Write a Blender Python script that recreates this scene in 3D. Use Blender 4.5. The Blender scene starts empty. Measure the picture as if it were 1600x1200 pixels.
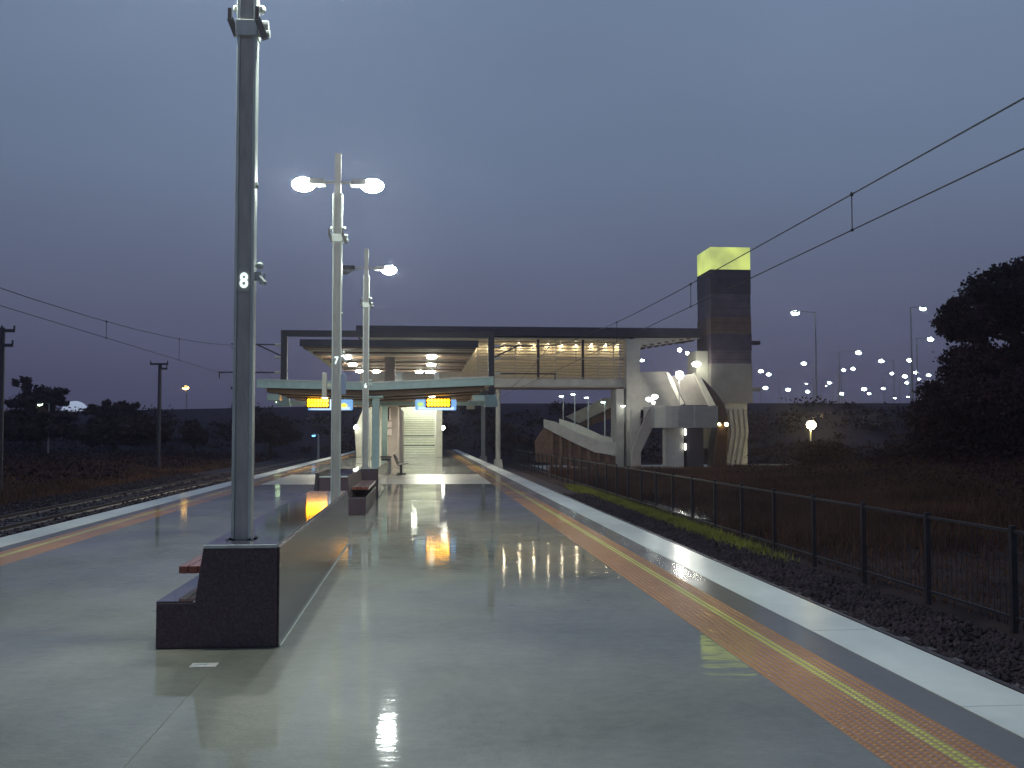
import bpy, bmesh, math, random
import numpy as np
from mathutils import Vector, Matrix
R = math.radians
random.seed(7); rng = np.random.default_rng(7)
C = bpy.context.scene.collection
S = bpy.context.scene

# ------------------------------------------------------------------ camera
F = 1640.0                                   # focal length in pixels of the 1600 px wide photo
YAW, PITCH, EYE = 4.91, 2.74, 1.6
cam_d = bpy.data.cameras.new('camera'); cam = bpy.data.objects.new('camera', cam_d); C.objects.link(cam)
cam_d.sensor_width = 36; cam_d.lens = 36 * F / 1600; cam_d.clip_start = 0.05; cam_d.clip_end = 4000
cam.location = (0, 0, EYE); cam.rotation_euler = (R(90 + PITCH), 0, R(-YAW))
S.camera = cam
MR = Matrix.Rotation(R(-YAW), 3, 'Z') @ Matrix.Rotation(R(90 + PITCH), 3, 'X')

def at(px, py, Y):
    """real-world point on the vertical plane y = Y that the photo shows at (px, py)"""
    d = MR @ Vector(((px - 800) / F, -(py - 600) / F, -1))
    t = Y / d.y
    return Vector((d.x * t, Y, EYE + d.z * t))
def X_(px, Y, py=650): return at(px, py, Y).x
def Z_(py, Y, px=800): return at(px, py, Y).z

# ------------------------------------------------------------------ world, sun, exposure
W = bpy.data.worlds.new('World'); S.world = W; W.use_nodes = True
nt = W.node_tree; nt.nodes.clear()
def wn(t, **k):
    n = nt.nodes.new(t)
    for a, b in k.items(): setattr(n, a, b)
    return n
out = wn('ShaderNodeOutputWorld')
tc = wn('ShaderNodeTexCoord'); sep = wn('ShaderNodeSeparateXYZ')
nt.links.new(tc.outputs['Generated'], sep.inputs[0])
ramp = wn('ShaderNodeValToRGB')
nt.links.new(sep.outputs['Z'], ramp.inputs[0])
e = ramp.color_ramp.elements
e[0].position = 0.0; e[0].color = (.066, .062, .112, 1)
e[1].position = 0.42; e[1].color = (.148, .206, .308, 1)
for p, c in ((.05, (.074, .074, .132, 1)), (.12, (.090, .104, .168, 1)), (.24, (.115, .153, .232, 1))):
    q = e.new(p); q.color = c
mp = wn('ShaderNodeMapping'); mp.inputs['Scale'].default_value = (1.0, 1.0, 2.2)
nz = wn('ShaderNodeTexNoise'); nz.inputs['Scale'].default_value = 1.6; nz.inputs['Detail'].default_value = 5
nz.inputs['Roughness'].default_value = .45
nt.links.new(tc.outputs['Generated'], mp.inputs[0]); nt.links.new(mp.outputs[0], nz.inputs['Vector'])
mr = wn('ShaderNodeMapRange'); mr.inputs['From Min'].default_value = .3; mr.inputs['From Max'].default_value = .7
mr.inputs['To Min'].default_value = .86; mr.inputs['To Max'].default_value = 1.16
nt.links.new(nz.outputs['Fac'], mr.inputs['Value'])
mul = wn('ShaderNodeVectorMath', operation='SCALE')
nt.links.new(ramp.outputs[0], mul.inputs[0]); nt.links.new(mr.outputs[0], mul.inputs['Scale'])
bg1 = wn('ShaderNodeBackground'); bg1.inputs[1].default_value = 1.06
nt.links.new(mul.outputs[0], bg1.inputs[0])
sky = wn('ShaderNodeTexSky', sky_type='NISHITA'); sky.sun_disc = False
sky.sun_elevation = R(1.0); sky.sun_rotation = R(200)
bg2 = wn('ShaderNodeBackground'); bg2.inputs[1].default_value = 0.004
nt.links.new(sky.outputs[0], bg2.inputs[0])
add = wn('ShaderNodeAddShader')
nt.links.new(bg1.outputs[0], add.inputs[0]); nt.links.new(bg2.outputs[0], add.inputs[1])
nt.links.new(add.outputs[0], out.inputs[0])
sd = bpy.data.lights.new('sun', 'SUN'); sd.energy = 0.03; sd.angle = R(20); sd.color = (.75, .8, 1)
so = bpy.data.objects.new('sun', sd); C.objects.link(so); so.rotation_euler = (R(60), 0, R(-20)); so.location = (0, -5, 30)
S.view_settings.view_transform = 'Standard'; S.view_settings.look = 'None'
S.view_settings.exposure = 0.0; S.view_settings.gamma = 1.0
S.render.engine = 'CYCLES'
S.cycles.max_bounces = 8; S.cycles.diffuse_bounces = 3; S.cycles.glossy_bounces = 4
S.cycles.sample_clamp_indirect = 6.0
S.cycles.use_denoising = True

# ------------------------------------------------------------------ materials
def mat(name, col, rough=.6, metal=0.0, var=.12, scale=4.0, bump=0.0, bscale=40.0, col2=None, coat=0.0, spec=.5, stretch=(1, 1, 1)):
    m = bpy.data.materials.new(name); m.use_nodes = True
    t = m.node_tree; p = t.nodes['Principled BSDF']
    g = t.nodes.new('ShaderNodeTexCoord'); mpg = t.nodes.new('ShaderNodeMapping'); mpg.inputs['Scale'].default_value = stretch
    t.links.new(g.outputs['Object'], mpg.inputs[0])
    n = t.nodes.new('ShaderNodeTexNoise'); n.inputs['Scale'].default_value = scale; n.inputs['Detail'].default_value = 6
    n.inputs['Roughness'].default_value = .65
    t.links.new(mpg.outputs[0], n.inputs['Vector'])
    r = t.nodes.new('ShaderNodeValToRGB')
    c1 = [max(0, c * (1 - var)) for c in col]; c2 = list(col2) if col2 else [min(1, c * (1 + var)) for c in col]
    r.color_ramp.elements[0].position = .32; r.color_ramp.elements[1].position = .68
    r.color_ramp.elements[0].color = (*c1, 1); r.color_ramp.elements[1].color = (*c2, 1)
    t.links.new(n.outputs['Fac'], r.inputs[0]); t.links.new(r.outputs[0], p.inputs['Base Color'])
    mrr = t.nodes.new('ShaderNodeMapRange'); mrr.inputs['To Min'].default_value = rough * .8; mrr.inputs['To Max'].default_value = min(1, rough * 1.2)
    t.links.new(n.outputs['Fac'], mrr.inputs['Value']); t.links.new(mrr.outputs[0], p.inputs['Roughness'])
    p.inputs['Metallic'].default_value = metal
    p.inputs['Specular IOR Level'].default_value = spec
    if coat:
        p.inputs['Coat Weight'].default_value = coat; p.inputs['Coat Roughness'].default_value = .06
    if bump:
        b = t.nodes.new('ShaderNodeTexNoise'); b.inputs['Scale'].default_value = bscale; b.inputs['Detail'].default_value = 3
        t.links.new(mpg.outputs[0], b.inputs['Vector'])
        bb = t.nodes.new('ShaderNodeBump'); bb.inputs['Strength'].default_value = bump; bb.inputs['Distance'].default_value = .01
        t.links.new(b.outputs['Fac'], bb.inputs['Height']); t.links.new(bb.outputs[0], p.inputs['Normal'])
    return m

def emit(name, col, strength, sample=True):
    m = bpy.data.materials.new(name); m.use_nodes = True
    t = m.node_tree; p = t.nodes['Principled BSDF']
    p.inputs['Base Color'].default_value = (.6, .6, .6, 1); p.inputs['Roughness'].default_value = .4
    p.inputs['Emission Color'].default_value = (*col, 1); p.inputs['Emission Strength'].default_value = strength
    if not sample: m.cycles.emission_sampling = 'NONE'
    return m

def wet(name, col, col2, scale=.6, r0=.05, r1=.32, bump=.10, pud=(.25, .72), fine=25.0, coat_r=.05, ripple=9.0, amp=.010, drops=.08):
    """concrete darkened by rain, a thin film of water of uneven thickness on top"""
    m = bpy.data.materials.new(name); m.use_nodes = True
    t = m.node_tree; p = t.nodes['Principled BSDF']; L = t.links.new
    g = t.nodes.new('ShaderNodeTexCoord')
    def noise(s, d=6, r=.6, sc=(1, 1, 1)):
        mm = t.nodes.new('ShaderNodeMapping'); mm.inputs['Scale'].default_value = sc
        L(g.outputs['Object'], mm.inputs[0])
        n = t.nodes.new('ShaderNodeTexNoise'); n.inputs['Scale'].default_value = s; n.inputs['Detail'].default_value = d
        n.inputs['Roughness'].default_value = r; L(mm.outputs[0], n.inputs['Vector']); return n
    n1 = noise(scale); n2 = noise(9.0, 8, .7); n3 = noise(.55, 3, .5, (1.0, .6, 1)); n4 = noise(fine, 4, .6); n5 = noise(ripple, 2, .5, (.4, 1.0, 1)); n6 = noise(1.1, 2, .5)
    mx = t.nodes.new('ShaderNodeMixRGB'); mx.inputs[0].default_value = .45
    n7 = noise(70.0, 3, .7); mx2 = t.nodes.new('ShaderNodeMixRGB'); mx2.inputs[0].default_value = .4
    L(n2.outputs['Fac'], mx2.inputs[1]); L(n7.outputs['Fac'], mx2.inputs[2])
    L(n1.outputs['Fac'], mx.inputs[1]); L(mx2.outputs[0], mx.inputs[2])
    r = t.nodes.new('ShaderNodeValToRGB'); r.color_ramp.elements[0].position = .36; r.color_ramp.elements[1].position = .64
    r.color_ramp.elements[0].color = (*col, 1); r.color_ramp.elements[1].color = (*col2, 1)
    L(mx.outputs[0], r.inputs[0])
    vo = t.nodes.new('ShaderNodeTexVoronoi'); vo.inputs['Scale'].default_value = 1.7; L(g.outputs['Object'], vo.inputs['Vector'])
    vm = t.nodes.new('ShaderNodeMapRange'); vm.inputs['From Min'].default_value = .025; vm.inputs['From Max'].default_value = .05
    vm.inputs['To Min'].default_value = .55; vm.inputs['To Max'].default_value = 1.0; L(vo.outputs['Distance'], vm.inputs['Value'])
    st = noise(.33, 5, .6, (1, .35, 1)); sm = t.nodes.new('ShaderNodeMapRange'); sm.inputs['From Min'].default_value = .35; sm.inputs['From Max'].default_value = .6
    sm.inputs['To Min'].default_value = .80; sm.inputs['To Max'].default_value = 1.06; L(st.outputs['Fac'], sm.inputs['Value'])
    mm1 = t.nodes.new('ShaderNodeMath'); mm1.operation = 'MULTIPLY'; L(vm.outputs[0], mm1.inputs[0]); L(sm.outputs[0], mm1.inputs[1])
    sc_ = t.nodes.new('ShaderNodeVectorMath'); sc_.operation = 'SCALE'; L(r.outputs[0], sc_.inputs[0]); L(mm1.outputs[0], sc_.inputs['Scale'])
    L(sc_.outputs[0], p.inputs['Base Color'])
    pm = t.nodes.new('ShaderNodeMapRange'); pm.inputs['From Min'].default_value = pud[0]; pm.inputs['From Max'].default_value = pud[1]
    L(n3.outputs['Fac'], pm.inputs['Value'])
    rr = t.nodes.new('ShaderNodeMapRange'); rr.inputs['To Min'].default_value = r1 + .25; rr.inputs['To Max'].default_value = r1 + .1
    L(pm.outputs[0], rr.inputs['Value']); L(rr.outputs[0], p.inputs['Roughness']); p.inputs['Specular IOR Level'].default_value = .25
    cw = t.nodes.new('ShaderNodeMapRange'); cw.inputs['To Min'].default_value = .55; cw.inputs['To Max'].default_value = 1.0
    L(pm.outputs[0], cw.inputs['Value']); L(cw.outputs[0], p.inputs['Coat Weight'])
    cr = t.nodes.new('ShaderNodeMapRange'); cr.inputs['To Min'].default_value = max(coat_r, r1 * .22); cr.inputs['To Max'].default_value = coat_r
    L(pm.outputs[0], cr.inputs['Value']); L(cr.outputs[0], p.inputs['Coat Roughness'])
    b1 = t.nodes.new('ShaderNodeBump'); b1.inputs['Strength'].default_value = bump * 3; b1.inputs['Distance'].default_value = .004
    L(n4.outputs['Fac'], b1.inputs['Height']); L(b1.outputs[0], p.inputs['Normal'])
    b2 = t.nodes.new('ShaderNodeBump'); b2.inputs['Strength'].default_value = bump; b2.inputs['Distance'].default_value = amp
    n8 = noise(55.0, 2, .6); am = t.nodes.new('ShaderNodeMath'); am.operation = 'MULTIPLY_ADD'; am.inputs[1].default_value = drops
    L(n8.outputs['Fac'], am.inputs[0]); L(n5.outputs['Fac'], am.inputs[2]); L(am.outputs[0], b2.inputs['Height']); L(b2.outputs[0], p.inputs['Coat Normal'])
    p.inputs['Coat IOR'].default_value = 1.42
    return m

M = {}
M['floor'] = wet('wet_concrete', (.100, .102, .080), (.245, .242, .195), bump=.36, coat_r=.012, ripple=8.0, amp=.004, r1=.4, pud=(.30, .62), drops=.045)
M['dry_lit_floor'] = wet('dry_lit_concrete', (.50, .47, .38), (.64, .60, .49), r0=.25, r1=.5, bump=.03, coat_r=.3)  # dry paving, its pale colour also painting the pool of canopy light
M['band'] = wet('wet_grey_band', (.100, .088, .078), (.150, .135, .120), r1=.5, coat_r=.16)
M['white'] = wet('white_edge_paint', (.70, .72, .66), (.84, .85, .78), scale=1.5, r0=.2, r1=.5, coat_r=.22)
M['orange'] = wet('orange_tile', (.42, .175, .045), (.56, .26, .07), scale=2, r0=.15, r1=.35, coat_r=.1)
M['yellow'] = wet('yellow_tile', (.56, .48, .08), (.70, .61, .14), scale=2, r0=.15, r1=.35, coat_r=.1)
M['granite'] = mat('polished_granite', (.040, .028, .036), .05, 0, .5, 60, 0.02, 60, col2=(.11, .085, .10), coat=1.0)
M['granite_wet'] = mat('wet_granite_side', (.036, .022, .028), .22, 0, .5, 40, .03, 50, col2=(.085, .055, .06), coat=.3, spec=.3)
M['granite_side'] = mat('honed_granite', (.045, .026, .036), .38, 0, .5, 70, .08, 90, col2=(.10, .065, .085))
M['wood'] = mat('bench_timber', (.16, .045, .028), .35, 0, .35, 7, .1, 30, stretch=(1, .08, 1), coat=.6)
M['galv'] = mat('galvanised_steel', (.46, .50, .48), .42, .35, .18, 9, .03, 30, stretch=(1, 1, .25))
M['galvdark'] = mat('weathered_steel', (.37, .355, .34), .5, .0, .2, 12, .03, 30, stretch=(1, 1, .2))
M['black'] = mat('black_paint', (.025, .022, .028), .4, 0, .3, 10)
M['dark'] = mat('dark_steel', (.035, .03, .045), .5, .1, .3, 6)
M['fencemat'] = mat('dark_fence_paint', (.018, .014, .022), .5, 0, .3, 6)
M['teal'] = mat('pale_green_paint', (.42, .56, .52), .35, 0, .12, 3)
M['soffit'] = mat('cream_soffit', (.50, .46, .34), .6, 0, .1, 2)
M['timber'] = mat('dark_soffit_timber', (.14, .075, .040), .55, 0, .35, 4, .1, 20, stretch=(.2, 1, 1))
M['cream'] = mat('cream_cladding', (.62, .60, .50), .45, 0, .08, 2)
M['pale'] = mat('pale_concrete', (.48, .45, .40), .6, 0, .14, 1.6, .06, 20)
M['tan'] = mat('tan_render', (.40, .34, .30), .7, 0, .12, 2.0)
M['louvre'] = mat('pale_louvre', (.50, .44, .33), .5, 0, .1, 3)
M['blade'] = mat('louvre_blade', (.36, .31, .23), .5, 0, .1, 3)
M['steel'] = mat('brushed_panel', (.36, .35, .34), .36, .3, .1, 3, stretch=(.3, .3, 1))
M['tower'] = mat('dark_tower_cladding', (.080, .062, .085), .6, 0, .3, 1.4, .05, 8)
M['tower2'] = mat('grey_purple_tower_cladding', (.125, .098, .120), .6, 0, .3, 1.1, .05, 8)
M['towerb'] = mat('brown_tower_cladding', (.150, .095, .070), .6, 0, .25, 1.4)
M['towerlo'] = mat('grey_tower_panel', (.30, .28, .25), .55, 0, .15, .9, .04, 8)
M['roofdark'] = mat('dark_roof_fascia', (.030, .028, .050), .6, 0, .25, 1)
M['brick'] = mat('brown_brick', (.13, .075, .055), .85, 0, .4, 3, .2, 12)
M['rust'] = mat('brown_curved_steel', (.085, .055, .045), .35, .5, .2, 2)
M['ground'] = mat('dark_earth', (.035, .019, .026), .95, 0, .6, .35, .5, 3, col2=(.080, .050, .042), spec=.1)
M['ballast'] = mat('ballast_stone', (.022, .016, .024), .85, 0, .5, 3, .3, 20, col2=(.075, .050, .058), spec=.25)
M['rail'] = mat('rail_steel', (.10, .07, .06), .4, .6, .2, 5)
M['sleeper'] = mat('concrete_sleeper', (.12, .10, .10), .8, 0, .2, 6)
M['embank'] = mat('dark_embankment', (.034, .022, .045), .95, 0, .5, .12, .3, 1)
M['leaf'] = mat('dark_foliage', (.030, .016, .020), .9, 0, .5, .5, col2=(.075, .038, .045), spec=.15)
M['bark'] = mat('bark', (.05, .035, .035), .9, 0, .3, 5)
M['dry'] = mat('dry_grass', (.060, .030, .030), .9, 0, .4, .22, col2=(.18, .095, .062), spec=.1)
M['green'] = mat('green_weed', (.17, .17, .02), .8, 0, .4, 1, col2=(.34, .34, .06))
M['wire'] = mat('overhead_wire', (.012, .010, .016), .6, 0, .1, 3)
M['tank'] = emit('pale_dome_added_glow', (.62, .72, .95), .42, False)  # weak glow added so the dome stands brighter than the sky
M['poster'] = mat('poster_paper', (.7, .6, .56), .5, 0, .15, 30)
M['stair'] = mat('stair_tread', (.66, .68, .58), .5, 0, .1, 5)
M['nosing'] = mat('stair_nosing', (.10, .13, .11), .5, 0, .1, 5)
M['glass'] = mat('tinted_glass', (.30, .36, .50), .1, 0, .05, 3)
M['lamp'] = emit('lamp_lens', (.92, 1.0, .88), 560)
M['lamp6'] = emit('lamp_lens_weaker', (.90, 1.0, .92), 420)
M['lensoff'] = mat('unlit_lens', (.10, .10, .11), .3)
M['down'] = emit('downlight', (.98, 1.0, .84), 85)
M['downw'] = emit('warm_downlight', (1.0, .84, .55), 260)
M['flood'] = emit('flood_lens', (1.0, .95, .82), 240)
M['bulk'] = emit('bulkhead_lens', (.95, 1.0, .9), 30)
M['downu'] = emit('high_downlight', (.98, 1.0, .84), 230)
M['tube'] = emit('added_canopy_tube', (1.0, .98, .82), 75)
M['yellowsmall'] = emit('small_yellow_lens', (1.0, .75, .25), 40)
M['smalllamp'] = emit('small_lamp', (.98, 1.0, .86), 12)
M['far'] = emit('far_lamp_lens', (.80, 1.0, .95), 30, False)
M['fargreen'] = emit('far_green_lamp_lens', (.70, 1.0, .55), 12, False)
M['faramber'] = emit('sodium_lamp_lens', (1.0, .58, .12), 14, False)
M['farblue'] = emit('blue_signal_lens', (.1, .45, 1.0), 8, False)
M['yellowlamp'] = emit('yellow_flood_lens', (1.0, .78, .28), 220)
M['lime'] = emit('lime_lantern', (.56, .66, .10), 1.0)
M['number'] = emit('number_added_glow', (.8, 1.0, .95), 1.3, False)  # pole digits given an added glow; they are no lamps
M['led'] = emit('amber_led', (1.0, .42, .0), 10)
M['blue'] = emit('blue_lightbox', (.16, .42, .80), 1.0)
M['bluew'] = emit('white_lightbox', (.62, .82, 1.0), 1.1)
M['greenled'] = emit('green_led', (.45, .75, .1), 1.2)
M['yled'] = emit('yellow_led', (.9, .75, .05), 1.6)

# lime lantern: glow uneven from the lamps inside
t = M['lime'].node_tree; p = t.nodes['Principled BSDF']
g = t.nodes.new('ShaderNodeTexCoord'); n = t.nodes.new('ShaderNodeTexNoise'); n.inputs['Scale'].default_value = .7
t.links.new(g.outputs['Object'], n.inputs['Vector'])
q = t.nodes.new('ShaderNodeMapRange'); q.inputs['To Min'].default_value = .35; q.inputs['To Max'].default_value = 1.45
t.links.new(n.outputs['Fac'], q.inputs['Value']); t.links.new(q.outputs[0], p.inputs['Emission Strength'])

# ------------------------------------------------------------------ mesh helpers
def root_of(o):
    while o.parent: o = o.parent
    return o
class MB:
    def __init__(s): s.v = []; s.f = []
    def poly(s, vs, fs):
        k = len(s.v); s.v += [tuple(v) for v in vs]; s.f += [tuple(i + k for i in f) for f in fs]; return s
    def box(s, x0, x1, y0, y1, z0, z1, top=None):
        a, b, c, d = (x0, x1, y0, y1) if not top else top
        return s.poly([(x0, y0, z0), (x1, y0, z0), (x1, y1, z0), (x0, y1, z0), (a, c, z1), (b, c, z1), (b, d, z1), (a, d, z1)],
                      [(3, 2, 1, 0), (4, 5, 6, 7), (0, 1, 5, 4), (1, 2, 6, 5), (2, 3, 7, 6), (3, 0, 4, 7)])
    def prism(s, pts, y0, y1, axis='y'):
        """polygon (a, b) pairs extruded; axis y: pts are (x, z); axis x: (y, z); axis z: (x, y)"""
        n = len(pts)
        mk = {'y': lambda a, b, h: (a, h, b), 'x': lambda a, b, h: (h, a, b), 'z': lambda a, b, h: (a, b, h)}[axis]
        vs = [mk(a, b, y0) for a, b in pts] + [mk(a, b, y1) for a, b in pts]
        fs = [tuple(range(n)), tuple(reversed(range(n, 2 * n)))] + [(i, i + n, (i + 1) % n + n, (i + 1) % n) for i in range(n)]
        return s.poly(vs, fs)
    def tube(s, a, b, r0, r1=None, n=8, cap=True):
        a = Vector(a); b = Vector(b); r1 = r0 if r1 is None else r1
        d = (b - a).normalized(); u = d.orthogonal().normalized(); w = d.cross(u)
        vs = []
        for P, r in ((a, r0), (b, r1)):
            for i in range(n):
                t = 2 * math.pi * i / n; vs.append(P + (u * math.cos(t) + w * math.sin(t)) * r)
        fs = [(i, (i + 1) % n, (i + 1) % n + n, i + n) for i in range(n)]
        if cap: fs += [tuple(reversed(range(n))), tuple(range(n, 2 * n))]
        return s.poly(vs, fs)
    def path(s, pts, r, n=6):
        for a, b in zip(pts[:-1], pts[1:]): s.tube(a, b, r, r, n)
        return s
    def bar(s, a, b, w, h):
        a = Vector(a); b = Vector(b); d = (b - a).normalized()
        up = Vector((0, 0, 1)) if abs(d.z) < .95 else Vector((0, 1, 0))
        u = d.cross(up).normalized() * w / 2; k = u.cross(d).normalized() * h / 2
        vs = [a - u - k, a + u - k, a + u + k, a - u + k, b - u - k, b + u - k, b + u + k, b - u + k]
        return s.poly(vs, [(0, 1, 2, 3), (7, 6, 5, 4), (0, 4, 5, 1), (1, 5, 6, 2), (2, 6, 7, 3), (3, 7, 4, 0)])
    def ell(s, c, rx, ry, rz, n=12, m=6, z0=-1, z1=1):
        vs = []; fs = []
        a0, a1 = math.asin(z0), math.asin(z1)
        for j in range(m + 1):
            a = a0 + (a1 - a0) * j / m
            for i in range(n):
                t = 2 * math.pi * i / n
                vs.append((c[0] + rx * math.cos(a) * math.cos(t), c[1] + ry * math.cos(a) * math.sin(t), c[2] + rz * math.sin(a)))
        for j in range(m):
            for i in range(n): fs.append((j * n + i, j * n + (i + 1) % n, (j + 1) * n + (i + 1) % n, (j + 1) * n + i))
        fs += [tuple(reversed(range(n))), tuple(range(m * n, m * n + n))]
        return s.poly(vs, fs)
    def build(s, name, m, parent=None, bevel=0, smooth=False):
        vs = np.array(s.v, dtype=float)
        loc = Vector((0, 0, 0))
        if parent is not None: off = np.array(root_of(parent).location)
        else:
            off = np.array([(vs[:, 0].min() + vs[:, 0].max()) / 2, (vs[:, 1].min() + vs[:, 1].max()) / 2, vs[:, 2].min()]); loc = Vector(off)
        me = bpy.data.meshes.new(name); me.from_pydata((vs - off).tolist(), [], s.f); me.update()
        me.materials.append(m)
        if smooth:
            for f in me.polygons: f.use_smooth = True
        o = bpy.data.objects.new(name, me); C.objects.link(o); o.location = loc; o.parent = parent
        if bevel:
            b = o.modifiers.new('bevel', 'BEVEL'); b.width = bevel; b.segments = 2; b.limit_method = 'ANGLE'
        return o
def bigmesh(name, verts, quads, m, parent=None, loc=(0, 0, 0)):
    """numpy arrays straight into a mesh"""
    me = bpy.data.meshes.new(name); k = quads.shape[1]
    me.vertices.add(len(verts)); me.vertices.foreach_set('co', np.asarray(verts, dtype=np.float32).ravel())
    me.loops.add(quads.size); me.loops.foreach_set('vertex_index', quads.astype(np.int32).ravel())
    me.polygons.add(len(quads)); me.polygons.foreach_set('loop_start', np.arange(0, quads.size, k, dtype=np.int32))
    me.update(calc_edges=True); me.validate(); me.materials.append(m)
    o = bpy.data.objects.new(name, me); C.objects.link(o); o.parent = parent; o.location = loc
    return o
def tag(o, label=None, cat=None, group=None, kind=None):
    if label: o['label'] = label
    if cat: o['category'] = cat
    if group: o['group'] = group
    if kind: o['kind'] = kind
    return o
def thing(name, loc, label, cat, group=None, rz=0):
    o = bpy.data.objects.new(name, None); C.objects.link(o); o.location = loc; o.rotation_euler = (0, 0, rz)
    o.empty_display_size = .2
    return tag(o, label, cat, group)
def copy_tree(o, parent=None):
    c = o.copy(); C.objects.link(c); c.parent = parent
    for ch in list(o.children): copy_tree(ch, c)
    return c
def struct(o): return tag(o, kind='structure')

# ================================================================== GROUND
TRK = -1.22
def ground_z(x, y):
    z = TRK - .12
    if x > 9:                                    # the verge climbs gently to the right of the fence
        k = min(1, (x - 9) / 26); z += 2.2 * k * k * max(0, min(1, 1 - (y - 58) / 22 if y > 58 else 1))
    if x < -17: z += .35 * min(1, (-17 - x) / 10)
    z += .10 * math.sin(x * .9 + 1.3 * math.sin(y * .21)) * (1 if abs(x) > 8 else 0) * .6
    return z
xs = np.unique(np.concatenate([np.arange(-900, -60, 40), np.arange(-60, 70, 1.0), np.arange(70, 941, 40)]))
ys = np.unique(np.concatenate([np.arange(-60, 0, 10), np.arange(0, 130, 1.5), np.arange(130, 1500, 50)]))
nx, ny = len(xs), len(ys)
V = np.array([(x, y, ground_z(x, y)) for y in ys for x in xs])
ii = np.arange(nx * ny).reshape(ny, nx)
Q = np.stack([ii[:-1, :-1], ii[:-1, 1:], ii[1:, 1:], ii[1:, :-1]], -1).reshape(-1, 4)
struct(bigmesh('ground', V, Q, M['ground']))

PX0, PX1, PY0, PY1 = -6.48, 3.69, -6.0, 168.0
DRY0, DRY1 = 34.0, 42.2
b = MB(); b.box(PX0 + .06, PX1 - .06, PY0, PY1, TRK - .5, -.10)
struct(b.build('platform_wall', M['pale']))
def sheet(name, x0, x1, y0, y1, z, m, th=.1):
    return struct(MB().box(x0, x1, y0, y1, z - th, z).build(name, m))
# concrete slabs between the two tactile strips with a joint along the line of the poles
TR0, TR1, TL0, TL1 = 2.26, 2.86, -5.70, -5.10
JX = -1.415
sheet('platform_paving', TL1, JX - .006, PY0, DRY0 - .01, 0, M['floor'])
for ya, yb in ((PY0, 16.9), (16.908, 25.6), (25.608, DRY0 - .01)):
    sheet('platform_paving', JX + .006, TR0, ya, yb, 0, M['floor'])
sheet('paving_joint', JX - .007, JX + .007, PY0, DRY0 - .02, -.003, M['floor'], .06)
sheet('platform_paving', TL1, TR0, DRY0, DRY1, .002, M['dry_lit_floor'])
sheet('platform_paving', TL1, TR0, DRY1 + .01, PY1, 0, M['floor'])
for x0, x1 in ((TR1, 3.17), (-5.95, TL0)):
    sheet('platform_border', x0, x1, PY0, PY1, -.001, M['band'])
for x0, x1 in ((3.17, PX1), (PX0, -5.95)):
    b = MB(); y = PY0
    while y < PY1:
        L_ = 2.4 if y < 60 else 12
        b.box(x0, x1, y, y + L_ - .012, -.16, .004); y += L_
    struct(b.build('platform_edge', M['white']))
# tactile strips: tiles plus raised dots
def dots(x0, rows, y0, y1, name, m):
    n = 8; pitch = .05
    yy = np.arange(y0, y1, pitch)
    cx = np.array([x0 + pitch * (r + .5) for r in rows])
    G = np.array([(x, y) for y in yy for x in cx])
    ang = np.arange(n) * 2 * math.pi / n
    ring = lambda r, z: np.stack([np.cos(ang) * r, np.sin(ang) * r, np.full(n, z)], -1)
    T = np.concatenate([ring(.0185, 0.002), ring(.012, .0065)])
    Vv = (T[None] + np.concatenate([G, np.zeros((len(G), 1))], 1)[:, None]).reshape(-1, 3)
    q = np.array([(i, (i + 1) % n, (i + 1) % n + n, i + n) for i in range(n)] + [(n, n + 1, n + 2, n + 3), (n, n + 3, n + 4, n + 7), (n + 4, n + 5, n + 6, n + 7)])
    Qq = (q[None] + (np.arange(len(G)) * 2 * n)[:, None, None]).reshape(-1, 4)
    struct(bigmesh(name, Vv, Qq, m))
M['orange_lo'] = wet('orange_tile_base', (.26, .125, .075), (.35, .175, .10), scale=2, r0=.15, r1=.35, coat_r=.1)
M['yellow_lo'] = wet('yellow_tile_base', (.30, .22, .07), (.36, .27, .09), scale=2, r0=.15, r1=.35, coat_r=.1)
NEAR = 24.0
for side, x0 in (('r', TR0), ('l', TL0)):
    ylo = (7, 9) if side == 'r' else (3, 5)
    for near, y0, y1 in ((True, PY0, NEAR), (False, NEAR, PY1)):
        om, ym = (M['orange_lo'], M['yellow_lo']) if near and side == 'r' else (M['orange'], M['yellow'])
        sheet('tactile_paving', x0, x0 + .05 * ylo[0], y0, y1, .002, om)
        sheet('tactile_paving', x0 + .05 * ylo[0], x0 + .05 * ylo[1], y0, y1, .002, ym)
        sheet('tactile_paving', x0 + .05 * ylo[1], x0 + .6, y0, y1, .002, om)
dots(TR0, [r for r in range(12) if r not in (7, 8)], 2.5, NEAR, 'tactile_paving', M['orange'])
dots(TR0, [7, 8], 2.5, NEAR, 'tactile_paving', M['yellow'])
# small drain lid in front of the first bench block
lid = thing('drain_lid', (JX - .1, 7.52, 0), 'small flat steel lid let into the wet platform before the nearest bench block', 'drain lid')
MB().box(JX - .17, JX + .01, 7.44, 7.57, 0.0, .006).build('plate', M['galvdark'], lid, .002)
MB().box(JX - .14, JX - .06, 7.50, 7.54, .006, .010).build('handle', M['galv'], lid)

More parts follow.
